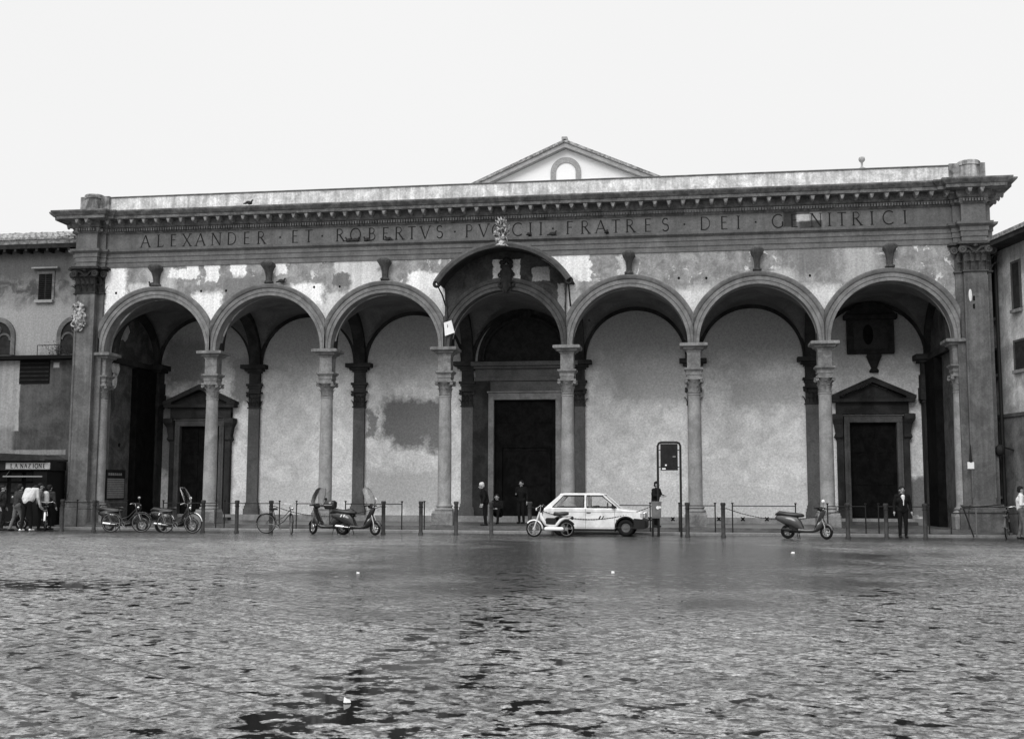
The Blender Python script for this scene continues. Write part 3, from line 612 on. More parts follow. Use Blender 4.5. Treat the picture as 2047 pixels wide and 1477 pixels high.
for k in range(4):
    for s_ in (-1, 1):
        x = PX+s_*.62; z = .5+k*1.15
        if k < 2: continue
        q.box(x-.48, x+.48, YB-.09, YB-.059, z+.3, z+1.1)
q.box(PX-1.0, PX+1.0, YB-.13, YB-.058, 3.22, 3.32); q.box(PX-1.05, PX-.93, YB-.14, YB-.06, FL, 3.22); q.box(PX+.93, PX+1.05, YB-.14, YB-.06, FL, 3.22)
q.build('door', M['door'], po)
# side portals
def side_portal(x, zt):
    q = MB(); q.box(x-1.36, x-1.12, YB-.22, YB+.01, FL, 4.75); q.box(x+1.12, x+1.36, YB-.22, YB+.01, FL, 4.75); q.box(x-1.36, x+1.36, YB-.225, YB+.01, 4.5, 4.95)
    o = part(q, 'side_portal', 'stone_dark', bevel=.01)
    f_ = MB(); f_.box(x-1.1, x-.88, YB-.3, YB, FL, 4.16); f_.box(x+.88, x+1.1, YB-.3, YB, FL, 4.16); f_.box(x-1.1, x+1.1, YB-.302, YB, 4.16, 4.4); f_.box(x-1.16, x+1.16, YB-.34, YB, 4.4, 4.46)
    for s_ in (-1, 1): f_.box(x+s_*1.0-.02, x+s_*1.0+.02, YB-.32, YB-.29, FL, 4.2)
    f_.build('door_frame', M['stone'], o, bevel=.015)
    for s_ in (-1, 1):
        b = MB(); b.loft([[(x+s_*(1.2+w), YB-.001, z), (x+s_*(1.2+w), YB-d, z), (x+s_*1.15, YB-d, z), (x+s_*1.15, YB-.001, z)] for z, w, d in ((3.5, .18, .2), (3.6, .26, .3), (3.75, .2, .3), (4.1, .26, .34), (4.3, .36, .46), (4.48, .36, .46), (4.5, .3, .4))]); b.build('console', M['stone_dark'], o)
    p = MB(); p.box(x-1.58, x+1.58, YB-.45, YB, 4.951, 5.08)
    p.prism([(x-1.42, 5.09), (x+1.42, 5.09), (x, 5.68)], YB-.15, YB-.002)
    for s_ in (-1, 1): p.prism([(x+s_*1.62, 5.081), (x+s_*1.62, 5.2), (x, 5.93), (x, 5.72), (x+s_*1.25, 5.17), (x+s_*1.25, 5.081)], YB-.47, YB-.003)
    p.build('pediment', M['stone_dark'], o)
    d = MB(); d.box(x-.89, x+.89, YB-.05, YB-.003, FL, 4.17)
    for s_ in (-1, 1):
        for k in range(3): d.box(x+s_*.45-.32, x+s_*.45+.32, YB-.08, YB-.049, .5+k*1.25, 1.55+k*1.25)
    d.build('door', M['door'], o)
    MB().box(x-1.5, x+1.5, YB-.6, YB-.251, FL+.001, FL+.12).build('doorstep', M['stone'], o)
side_portal(-13.85, 5.9); side_portal(13.77, 5.9)
# framed picture above the right side door
x0, x1 = at(1692, 660, 4.5).x, at(1786, 660, 4.5).x; xm = (x0+x1)/2
q = MB(); q.box(x0, x1, YB-.25, YB-.01, 6.85, 8.35); q.box(x0-.12, x1+.12, YB-.4, YB-.01, 8.2, 8.4); q.prism([(x0-.1, 8.4), (x1+.1, 8.4), (xm+.5, 8.8), (xm, 8.95), (xm-.5, 8.8)], YB-.3, YB-.02)
fr_ = part(q, 'picture_frame', 'shutter', bevel=.03)
MB().box(x0+.25, x1-.25, YB-.255, YB-.24, 7.05, 8.1).build('picture', M['panel'], fr_)
MB().ball((xm-.1, YB-.262, 7.6), .2, .02, .4).build('painted_figure', M['door'], fr_)
q = MB(); q.loft([[(xm+.12-w, YB-.02, z), (xm+.12-w, YB-d, z), (xm+.12+w, YB-d, z), (xm+.12+w, YB-.02, z)] for z, w, d in ((6.12, .16, .1), (6.2, .18, .15), (6.3, .1, .12), (6.6, .22, .2), (6.75, .28, .25), (6.84, .26, .25))]); q.build('bracket', M['shutter'], fr_)
# iron tie rods through the arches
for i, x in enumerate(XC[:3]):
    pass
# fresco and hood over the middle arch
q = MB(); n_ = 40; Rr = RA+.29
pts_o = [(-2.27, 7.9), (-2.27, 9.1)]+[(2.9*math.cos(R(146-112*i/20)), 7.45+2.9*math.sin(R(146-112*i/20))) for i in range(21)]+[(2.3, 9.1), (2.27, 7.9)]
pts_i = [(Rr*math.cos(PI*i/n_), ZI+Rr*math.sin(PI*i/n_)) for i in range(7, n_-6)]
poly = [p for p in pts_o]+pts_i
q.prism(poly, YF-.125, YF+.01)
fp = part(q, 'fresco_panel', 'fresco')
def coat2(): return coat(CH, at(1012, 545, -.3).x, YF-.12, 8.78, 10.1, .5, 'stone_dark')
coat2()
q = MB(); HR = 2.86; zc = 7.46; rings = []; a0, a1 = R(33), R(147)
for i in range(37):
    a = a0+(a1-a0)*i/36; c_, s_ = math.cos(a), math.sin(a)
    rings.append([(.1+(HR+dr)*c_, y, zc+(HR+dr)*s_) for dr, y in ((.14, YF), (.03, -1.4), (-.04, -1.45), (-.1, -1.42), (.04, YF))])
q.loft(rings); hood = part(q, 'arched_hood', 'stone_dark', smooth=30)
q = MB(); rings = []
for i in range(37):
    a = a0+(a1-a0)*i/36; c_, s_ = math.cos(a), math.sin(a); rings.append([(.1+(HR+dr)*c_, y, zc+(HR+dr)*s_) for dr, y in ((.12, -1.25), (.13, -1.5), (.04, -1.55), (-.08, -1.52), (-.08, -1.25))])
q.loft(rings); q.build('hood_rim', M['stone'], hood)
for s_ in (-1, 1):
    x = .1+s_*HR*math.cos(a0); q = MB(); z = zc+HR*math.sin(a0); q.torus((x+s_*.02, -1.4, z-.05), .10, .06, 'y', 12, 6); q.tube([(x, -1.4, z-.1), (x-s_*.04, -.7, z-.35), (x-s_*.06, YF, z-.75)], .03, 6); q.build('hood_bracket', M['iron'], hood)
q = MB(); fx = at(1003, 470, -1.45).x
q.tube([(fx, -1.45, 10.25), (fx, -1.45, 10.5)], [.3, .08], 8)
for k in range(60):
    a = random.random()*2*PI; rr = .24*random.random()**.6; z = 10.42+.85*random.random(); c = Vector((fx+rr*math.cos(a)*(1.25-1.2*abs(z-10.75)), -1.45+rr*math.sin(a)*.6, z)); e = Vector((random.uniform(-.06, .06), random.uniform(-.05, .05), .11)); q.tube([c-e, c, c+e+Vector((random.uniform(-.06, .06), 0, 0))], [.015, .045, .008], 5)
q.build('finial_ornament', M['shield'], hood)
q = MB(); q.tube([at(886+3*math.sin(i/10*PI)+i*.9, 560+9.5*i, -.3) for i in range(11)], .02, 6); part(q, 'hanging_cable', 'iron')
q = MB(); p0 = at(887, 645, -.32); 
q.add([(p0.x, -.30, p0.z), (p0.x+.30, -.36, p0.z+.08), (p0.x+.42, -.33, p0.z-.38), (p0.x+.05, -.31, p0.z-.50)]+[(p0.x, -.29, p0.z), (p0.x+.30, -.35, p0.z+.08), (p0.x+.42, -.32, p0.z-.38), (p0.x+.05, -.30, p0.z-.50)], [(0, 1, 2, 3), (4, 7, 6, 5), (0, 4, 5, 1), (1, 5, 6, 2), (2, 6, 7, 3), (3, 7, 4, 0)])
q.build('paper_notice', M['paper'], None, label='white paper notice fixed where the third and fourth arches meet', cat='notice')
# gable of the church behind
GX, GY = 1.0, 12.0
part(MB().prism([(GX-11, 9), (GX+11, 9), (GX+11, 13.12), (GX, 17.92), (GX-11, 13.12)], GY, GY+20), 'gable_wall', 'white_wall')
q = MB()
for s_ in (-1, 1): q.prism([(GX, 18.26), (GX, 18.12), (GX+s_*11.4, 13.14), (GX+s_*11.4, 13.28)][::s_], GY-.5, GY+20)
ro = part(q, 'gable_roof', 'tile')
q = MB()
for s_ in (-1, 1): q.prism([(GX, 18.119), (GX, 17.9), (GX+s_*11.3, 12.97), (GX+s_*11.3, 13.18)], GY-.42, GY-.002)
q.build('raking_cornice', M['gable_stone'], ro)
MB().box(GX-.15, GX+.12, GY-.5, GY+.1, 18.2, 18.38).build('ridge_cap', M['gable_stone'], ro)
part(MB().arcband(GX, 16.75, [(.48, GY-.06), (.74, GY-.06), (.74, GY+.02), (.48, GY+.02)], n=30).box(GX-.74, GX-.48, GY-.06, GY+.02, 15.5, 16.75).box(GX+.48, GX+.74, GY-.06, GY+.02, 15.5, 16.75), 'window_surround', 'gable_stone')
q = MB(); pz = at(1723, 330, .2); q.lathe([(.13, 13.05), (.13, 13.11), (.06, 13.14), (.035, 13.2), (.04, 13.32), (.10, 13.38), (.12, 13.44), (.10, 13.51), (.03, 13.54)], pz.x, .2, 14); q.build('stone_finial', M['gable_stone'], None, smooth=50, label='small pale stone ball finial standing on the parapet at the right', cat='finial')
# ------------------------------------------------------------------ house on the left
HL = thing('house', 'weathered plaster house with tiled roof left of the church portico', 'house'); hp = lambda mb, n_, m, **k: mb.build(n_, M[m], HL, **k)
HY = 1.0
hp(MB().box(-34, -17.25, HY, HY+9, 5.5, 11.55), 'wall', 'house')
hp(MB().box(-34, -17.25, HY-.5, HY+8.8, 0, 6.62), 'lower_wall', 'house_low')
rf = MB(); rnd = random.Random(3)
rf.prism_yz([(HY-.55, 11.5), (HY+4.6, 12.95), (HY+4.6, 12.85), (HY-.5, 11.38)], -34, -17.22)
roof = hp(rf, 'roof', 'tile')
tm = MB()
for i in range(64):
    x = -34+.26*i+.1
    for k in range(12):
        t0 = k*.42-.02; y0 = HY-.6+t0; z0 = 11.53+t0*.283; w = .09+rnd.random()*.02; zz = z0+rnd.random()*.04
        tm.loft([[(x+w*math.cos(PI*j/4)*s1+dx, y0+dy, zz+dz+w*math.sin(PI*j/4)*s1) for j in range(5)] for dy, dz, s1, dx in ((0, 0, 1.1, rnd.uniform(-.02, .02)), (.46, .11, .9, 0))])
    tm.v = tm.v
tm.build('roof_tile_rows', M['tile'], roof)
hp(MB().box(-34, -17.24, HY-.5, HY, 11.2, 11.38), 'eaves', 'shutter')
for k in range(36): MB().box(-34+.47*k, -34+.47*k+.1, HY-.48, HY-.001, 11.08, 11.2).build('rafter_end', M['shutter'], roof) if k > 24 else None
xa, xb = at(78, 570, HY).x, at(105, 570, HY).x; za, zb = at(90, 548, HY).z, at(90, 600, HY).z
w_ = hp(MB().box(xa, xb, HY-.03, HY-.001, zb, za), 'window', 'shutter')
q = MB(); q.box(xa-.1, xa-.001, HY-.04, HY, zb, za+.12); q.box(xb+.001, xb+.1, HY-.04, HY, zb, za+.12); q.box(xa-.1, xb+.1, HY-.042, HY, za+.001, za+.12); q.build('frame', M['house'], w_)
MB().box(xa-.25, xb+.3, HY-.2, HY, za+.2, za+.26).build('hood_moulding', M['column'], w_)
MB().box(xa-.1, xb+.1, HY-.15, HY, zb-.12, zb-.002).build('sill', M['column'], w_)
q = MB()
for k in range(14):
    for xx in ((xa+.03, (xa+xb)/2-.03), ((xa+xb)/2+.03, xb-.03)): q.box(xx[0], xx[1], HY-.05, HY-.03, zb+.03+k*(za-zb)/14, zb+.07+k*(za-zb)/14)
q.build('shutter_slats', M['door'], w_)
for px in (-4, 152):
    c = at(px, 665, HY).x; z0 = at(10, 700, HY).z; q = MB(); 
    a = hp(MB().arcband(c, z0+.55, [(.62, HY-.08), (.8, HY-.08), (.8, HY+.01), (.62, HY+.01)], n=24).box(c-.8, c-.62, HY-.08, HY+.01, z0-.2, z0+.55).box(c+.62, c+.8, HY-.08, HY+.01, z0-.2, z0+.55), 'window', 'coping')
    a.name = 'window'
    MB().prism([(c+.62*math.cos(PI*i/16), z0+.55+.62*math.sin(PI*i/16)) for i in range(17)]+[(c-.62, z0-.2), (c+.62, z0-.2)], HY-.02, HY-.004).build('pane', M['shutter'], a)
    MB().arcband(c-.31, z0+.4, [(.22, HY-.06), (.3, HY-.06), (.3, HY-.02), (.22, HY-.02)], n=14).arcband(c+.31, z0+.4, [(.22, HY-.06), (.3, HY-.06), (.3, HY-.02), (.22, HY-.02)], n=14).torus((c, HY-.04, z0+.83), .16, .03, 'y', 16, 6).box(c-.04, c+.04, HY-.061, HY-.02, z0-.2, z0+.4).build('tracery', M['stone'], a)
hp(MB().box(-30, -17.3, HY-.9, HY+.2, 6.63, 6.78), 'canopy', 'dark')
xa, xb = at(40, 740, .5).x, at(100, 740, .5).x
q = MB(); q.box(xa, xb, HY-.53, HY-.501, at(70, 767, .5).z, at(70, 716, .5).z)
v_ = hp(q, 'vent_opening', 'dark'); q = MB()
for k in range(5): q.box(xa+.02, xb-.02, HY-.56, HY-.53, at(70, 767, .5).z+.12+k*.17, at(70, 767, .5).z+.16+k*.17)
q.build('vent_slats', M['shutter'], v_)
q = MB()
for px in (75, 118): x = ax(px, .3, 690); q.tube([(x, .3, 6.78), (x, .3, 7.2)], .015, 5)
q.tube([(ax(75, .3, 690), .3, 7.2), (ax(140, .3, 690), .3, 7.2)], .015, 5); hp(q, 'railing', 'iron')
q = MB(); x = ax(112, .35, 690)
for k in range(220):
    c = Vector((x+random.gauss(0, .22), .35+random.gauss(0, .12), 7.0+random.gauss(0, .14))); s1 = .05; d = Vector((random.uniform(-1, 1), random.uniform(-1, 1), random.uniform(-1, 1))).normalized()*s1; e = d.cross(Vector((0, 0, 1)))
    q.add([c-d, c+e*.5, c+d, c-e*.5], [(0, 1, 2, 3)])
pl_ = thing('potted_plant', 'dark bushy plant on the canopy of the left house', 'plant', (0, 0, 0)); q.build('leaves', M['leaf'], pl_); MB().lathe([(.1, 6.78), (.15, 6.95)], x, .35, 12).build('pot', M['tile'], pl_)
# ------------------------------------------------------------------ wing on the right
A = at(1983, 700, 1.0); B = at(2047, 700, -1.1); d = Vector((B.x-A.x, B.y-A.y, 0)).normalized()
ang = math.atan2(d.y, d.x)
WR = thing('house', 'pale plaster wing with tall dark windows and downpipe at the right edge', 'house', (A.x, A.y, 0), ang)
wl = lambda px, y=700: ((at(px, y, 3).x-0) and 0)
def w_s(px, py=700):                      # distance along the wing wall and height of a photo point
    dr = fw+r2*((px-1023.5)/F)-u2*((py-738.5)/F)
    nx, ny = -d.y, d.x; t_ = ((A.x-CAM.x)*nx+(A.y-CAM.y)*ny)/(dr.x*nx+dr.y*ny); p = CAM+dr*t_
    return (p.x-A.x)*d.x+(p.y-A.y)*d.y, p.z
wp = lambda mb, n_, m, **k: mb.build(n_, M[m], WR, **k)
ze = w_s(2047, 470)[1]; zs = w_s(2035, 828)[1]
wp(MB().box(-.8, 14, 0, 6, zs+.06, ze), 'wall', 'house_right'); wp(MB().box(-.8, 14, 0.001, 6, 0, zs-.06), 'lower_wall', 'house_right_low'); wp(MB().box(-.8, 14, -.05, 6, zs-.059, zs+.059), 'string_course', 'stone')
wp(MB().prism_yz([(-.75, ze-.02), (-.75, ze+.12), (5, ze+1.7), (5, ze-.02)], -.9, 14), 'roof', 'tile'); wp(MB().box(-.9, 14, -.7, -.001, ze-.18, ze-.021), 'eaves', 'stone_dark')
for (x0, x1, y0, y1) in ((2026, 2040, 525, 618), (1984, 1992, 548, 636), (2031, 2052, 682, 738), (1989, 1998, 700, 748), (1995, 2000, 850, 990)):
    s0, _ = w_s(x0, (y0+y1)/2); s1, _ = w_s(x1, (y0+y1)/2); za = w_s((x0+x1)/2, y0)[1]; zb = w_s((x0+x1)/2, y1)[1]
    o = wp(MB().box(s0, s1, -.03, .01, zb, za), 'window', 'shutter'); MB().box(s0-.1, s1+.1, -.12, -.031, zb-.12, zb-.01).build('sill', M['stone_light'], o)
    MB().box(s0-.08, s0-.005, -.05, 0, zb, za+.08).box(s1+.005, s1+.08, -.05, 0, zb, za+.08).box(s0-.004, s1+.004, -.05, 0, za+.003, za+.08).build('frame', M['stone'], o)
s0 = w_s(2003, 700)[0]; wp(MB().tube([(s0, -.12, 0), (s0, -.12, ze-.2)], .06, 8), 'downpipe', 'iron')
s0, z0 = w_s(2027, 900); wp(MB().tube([(s0, 0, z0), (s0, -.4, z0+.12)], .03, 6).ball((s0, -.5, z0), .16, .16, .2), 'wall_lamp', 'iron')
# ------------------------------------------------------------------ newsstand
KX0, KX1, KY0, KY1 = -21.5, ax(127, -.2, 950), -1.35, -.1
K = thing('newsstand', 'dark newspaper kiosk with a pale name board against the left house', 'kiosk', ((KX0+KX1)/2, KY0, 0)); kx = K.location.x
kp = lambda mb, n_, m, par=None, **k: mb.xf(Matrix.Translation((-kx, -KY0, 0))).build(n_, M[m], par or K, **k)
kp(MB().box(KX0, KX1, KY0+.9, KY1, 0.09, 2.2).box(KX1-.55, KX1, KY0, KY0+.899, .09, 2.2).box(KX0, KX1-.551, KY0+.3, KY0+.899, .09, .85), 'body', 'cloth_black')
kp(MB().box(KX0, KX1+.05, KY0-.1, KY1, 2.2, 2.55), 'fascia', 'panel')
kp(MB().box(KX0-.1, KX1+.08, KY0-.35, KY1+.1, 2.56, 2.62).prism([(KX0, 2.62), (KX1+.05, 2.62), (KX1-.3, 2.78), ((KX0+KX1)/2, 2.85), (KX0, 2.85)], KY0-.3, KY1), 'roof', 'stone_dark')
sx0, sx1 = ax(11, -1.5, 932), ax(99, -1.5, 932); zt, zb = at(50, 924.5, -1.5).z, at(50, 937.5, -1.5).z
sg_ = kp(MB().box(sx0, sx1, KY0-.14, KY0-.101, zb, zt), 'name_board', 'sign_pale')
q = MB(); word = 'LA NAZIONE'; xs = dict(zip(range(10), (23, 32, 0, 43, 51, 58.5, 66, 72.5, 80, 88)))
for i, ch in enumerate(word):
    if ch != ' ': q = MB(); put_glyph(q, ch, ax(xs[i], -1.5, 932), zb+.04, zt-zb-.08, KY0-.141, wt=.19, dep=.006, sx=.9); kp(q, 'letter', 'letter', sg_)
kp(MB().box(KX1-.58, KX1+.02, KY0-.135, KY0-.102, zb, zt), 'side_board', 'stone_dark')
kp(MB().box(sx0, sx1-.2, KY0-.3, KY0-.24, 1.94, 1.99).tube([(sx0+.1, KY0-.27, 1.96), (sx0+.1, KY0, 2.2)], .015, 5), 'awning_bar', 'steel')
q = MB()
for k in range(6):
    for j in range(3): x = KX0+.3+k*.62; q.box(x, x+.45, KY0+.86-.01*j, KY0+.899, .95+j*.42, 1.3+j*.42)
kp(q, 'magazines', 'cloth_dark')
# ------------------------------------------------------------------ railings, bollards, chains
YBOL = -3.35
def bollard(px, label, Y=YBOL):
    x = ax(px, Y, 1060); b = thing('bollard', label, 'bollard', (x, Y, 0), 0, 'iron bollards along the edge of the square')
    MB().lathe([(.085, 0), (.085, .06), (.068, .08), (.066, 1.02), (.08, 1.04), (.085, 1.08), (.085, 1.11), (.06, 1.13)], 0, 0, 14).build('post', M['bollard'], b, smooth=40)
    MB().torus((0, 0, .93), .075, .014, 'z', 14, 6).build('ring', M['iron'], b)
    return x
BX = {}
for px, lb in ((123, 'iron bollard between the newsstand and the left giant pilaster'), (187, 'iron bollard just left of the bicycles with pale mudguards'), (405, 'iron bollard beside the front wheel of the second parked bicycle'), (472.6, 'iron bollard alone between the bicycles and the leaning step-through bicycle'),
  (541, 'iron bollard the lone step-through bicycle leans against'), (766, 'iron bollard at the front wheel of the dark scooter with top case'), (841, 'iron bollard just left of the third free column'), (911.5, 'iron bollard right of the third free column'), (982, 'iron bollard in front of the old man at the main door'),
  (1059, 'iron bollard behind the white moped at the main door'), (1374.5, 'iron bollard right of the tall sign frame'), (1446, 'iron bollard with a chain end, between the two thin railings'), (1695, 'iron bollard at the left jamb of the right side door'), (1772, 'iron bollard left of the man in the white shirt'), (1850, 'iron bollard right of the man in the white shirt')):
    BX[px] = bollard(px, lb)
def chain(xa, xb, za, zb, sag, label, Y=YBOL):
    q = MB(); n_ = 90; pts = []; rr = []
    for i in range(n_+1):
        t_ = i/n_; pts.append((xa+(xb-xa)*t_, Y, za+(zb-za)*t_-4*sag*t_*(1-t_))); rr.append(.018 if i % 2 else .008)
    q.tube(pts, rr, 6); q.build('chain', M['iron'], None, label=label, cat='chain', group='sagging chains between bollards')
chain(BX[541]+.08, BX[766]-.08, .95, .95, .36, 'sagging chain behind the two scooters with windshields')
chain(BX[1059]+.08, ax(1304, YBOL)-.02, .95, 1.0, .42, 'sagging chain passing in front of the white car')
chain(BX[1446]+.08, BX[1695]-.08, .95, .95, .36, 'sagging chain between the sign frame and the right scooter')
YR_ = -1.2
def railing(p0, p1, label, second=False, Y=YR_, z0=.085):
    x0, x1 = ax(p0, Y), ax(p1, Y); r_ = thing('railing', label, 'railing', ((x0+x1)/2, Y, z0), 0, 'thin iron railings along the steps'); w = (x1-x0)/2
    for s_ in (-1, 1): MB().tube([(s_*w, 0, 0), (s_*w, 0, .97)], .022, 8).lathe([(.02, .96), (.045, 1.0), (.04, 1.02)], s_*w, 0, 8).build('post', M['iron'], r_, smooth=40)
    MB().tube([(-w, 0, .91), (w, 0, .91)], .018, 6).build('top_rail', M['iron'], r_)
    if second: MB().tube([(-w, 0, .68), (w, 0, .68)], .018, 6).build('lower_rail', M['iron'], r_)
railing(153, 252, 'thin railing in front of the left giant pilaster and notice board', True)
railing(325, 431, 'thin railing in front of the left side door, behind the bicycles'); railing(448, 558, 'thin railing between the first and second free columns'); railing(592, 659, 'short thin railing in front of the second free column')
railing(690, 803, 'thin railing behind the dark scooter with top case'); railing(1230, 1300, 'thin railing between the white car and the litter bin'); railing(1358, 1430, 'thin railing in front of the fourth free column by the sign frame')
railing(1464.6, 1591, 'thin railing between the fourth free column and the right scooter'); railing(1655, 1731, 'thin railing in front of the fifth free column and door jamb'); railing(1757, 1858, 'thin railing behind the man in the white shirt')
b = thing('iron_post', 'single thin iron post beside the bollard left of the third free column', 'post', (ax(848, YR_), YR_, .085)); MB().tube([(0, 0, 0), (0, 0, 1.0)], .022, 8).build('post', M['iron'], b); MB().lathe([(.02, .98), (.045, 1.01), (.04, 1.03)], 0, 0, 8).build('cap', M['iron'], b)
x0, x1, x2 = ax(1927, -1.9), ax(1952, -1.9), ax(2010, -1.9)
b = thing('barrier', 'leaning metal tube barrier in front of the right giant pilaster', 'barrier', (x1, -1.9, 0))
MB().tube([(x0-x1, 0, .97), (x2-x1, 0, 1.1)], .02, 6).build('top_rail', M['iron'], b); MB().tube([(x0-x1, 0, .97), (x0-x1+.3, 0, .02)], .022, 6).build('leg', M['iron'], b); MB().tube([(0, 0, .99), (0, 0, 0)], .02, 6).build('leg', M['steel'], b)
b = thing('railing', 'low iron rail at the foot of the right giant pilaster', 'railing', (ax(1900, -1.0), -1.0, .085)); MB().tube([(0, 0, .7), (2.2, 0, .7)], .02, 6).build('top_rail', M['iron'], b); MB().tube([(.02, 0, 0), (.02, 0, .7)], .02, 6).build('post', M['iron'], b); MB().tube([(2.18, 0, 0), (2.18, 0, .7)], .02, 6).build('post', M['iron'], b)
# sign frame
Yg = -2.6; x0, x1 = ax(1315.5, Yg, 980), ax(1361, Yg, 980); zt = at(1338, 884, Yg).z; xm = (x0+x1)/2; hw = (x1-x0)/2
sgn = thing('sign_frame', 'tall dark tubular sign frame with hanging panel seen from behind', 'sign', (xm, Yg, 0))
q = MB(); q.tube([(-hw, 0, 0), (-hw, 0, zt-.12), (-hw+.04, 0, zt-.03), (-hw+.12, 0, zt), (hw-.12, 0, zt), (hw-.04, 0, zt-.03), (hw, 0, zt-.12), (hw, 0, 0)], .038, 10); q.build('tube_frame', M['iron'], sgn, smooth=60)
zp0 = at(1338, 940, Yg).z; q = MB(); q.box(-hw+.09, hw-.09, -.03, .03, zp0, zt-.05); pn = q.build('panel', M['panel'], sgn)
MB().box(-hw+.04, -hw+.09, -.02, .02, zt-.28, zt-.25).box(hw-.09, hw-.04, -.02, .02, zt-.28, zt-.25).box(-hw+.04, -hw+.09, -.02, .02, zp0+.1, zp0+.13).box(hw-.09, hw-.04, -.02, .02, zp0+.1, zp0+.13).build('clamp', M['iron'], sgn)
MB().box(-hw+.14, -hw+.26, -.034, -.03, zp0+.03, zp0+.08).build('sticker', M['white'], pn); MB().box(-hw+.24, -hw+.3, -.034, -.03, zp0+.15, zp0+.2).build('sticker', M['white'], pn); MB().box(.12, .22, -.034, -.03, zp0+.44, zp0+.48).build('sticker', M['steel'], pn)
# litter bin
Yn = -3.1; xb = ax(1312, Yn, 1020); zt = at(1312, 1002, Yn).z
bn = thing('litter_bin', 'grey street litter bin on two posts below the sign frame', 'bin', (xb, Yn, 0))
MB().loft([[(-w, -w*.7, z), (w, -w*.7, z), (w, w*.7, z), (-w, w*.7, z)] for w, z in ((.14, .6), (.155, .66), (.165, zt-.06), (.175, zt-.05), (.175, zt))]).build('body', M['bin'], bn, bevel=.01)
for s_ in (-1, 1): MB().tube([(s_*.1-.02, 0, 0), (s_*.1-.02, 0, .62)], .032, 8).build('post', M['iron'], bn)
MB().lathe([(.01, 0), (.055, 0), (.055, .006), (.01, .006)], 0, 0, 16).xf(Matrix.Translation((.05, -.118, zt-.2)) @ Matrix.Rotation(R(90), 4, 'X')).build('sticker', M['white'], bn)
MB().lathe([(.01, 0), (.04, 0), (.04, .006), (.01, .006)], 0, 0, 16).xf(Matrix.Translation((.12, -.118, zt-.19)) @ Matrix.Rotation(R(90), 4, 'X')).build('sticker', M['white'], bn)
# ------------------------------------------------------------------ wheels
def wheel(par, c, r, w=.03, spokes=0, rim='steel', disc=0, steer=0, rimw=.012, name='wheel', tyre='rubber'):
    m_ = Matrix.Translation(c) @ Matrix.Rotation(steer, 4, 'Z')
    o = MB().torus((0, 0, 0), r-w, w, 'y', 36, 8).xf(m_).build(name, M[tyre], par, smooth=60)
    q = MB().torus((0, 0, 0), r-2*w, rimw, 'y', 36, 6)
    for k in range(spokes):
        a = 2*PI*k/spokes; q.tube([(.03*math.cos(a+.4), .012*(-1)**k, .03*math.sin(a+.4)), ((r-2*w)*math.cos(a), 0, (r-2*w)*math.sin(a))], .0022 if spokes > 12 else .016, 4)
    q.tube([(0, -.04, 0), (0, .04, 0)], .02+disc*.3, 10)
    if disc:
        n_ = 20; vs = [(disc*math.cos(2*PI*k/n_), -.02, disc*math.sin(2*PI*k/n_)) for k in range(n_)]+[(disc*math.cos(2*PI*k/n_), .02, disc*math.sin(2*PI*k/n_)) for k in range(n_)]
        q.add(vs, [tuple(range(n_)), tuple(range(2*n_-1, n_-1, -1))]+[(k, n_+k, n_+(k+1) % n_, (k+1) % n_) for k in range(n_)])
    q.xf(m_).build('rim', M[rim], o, smooth=50)
    return o
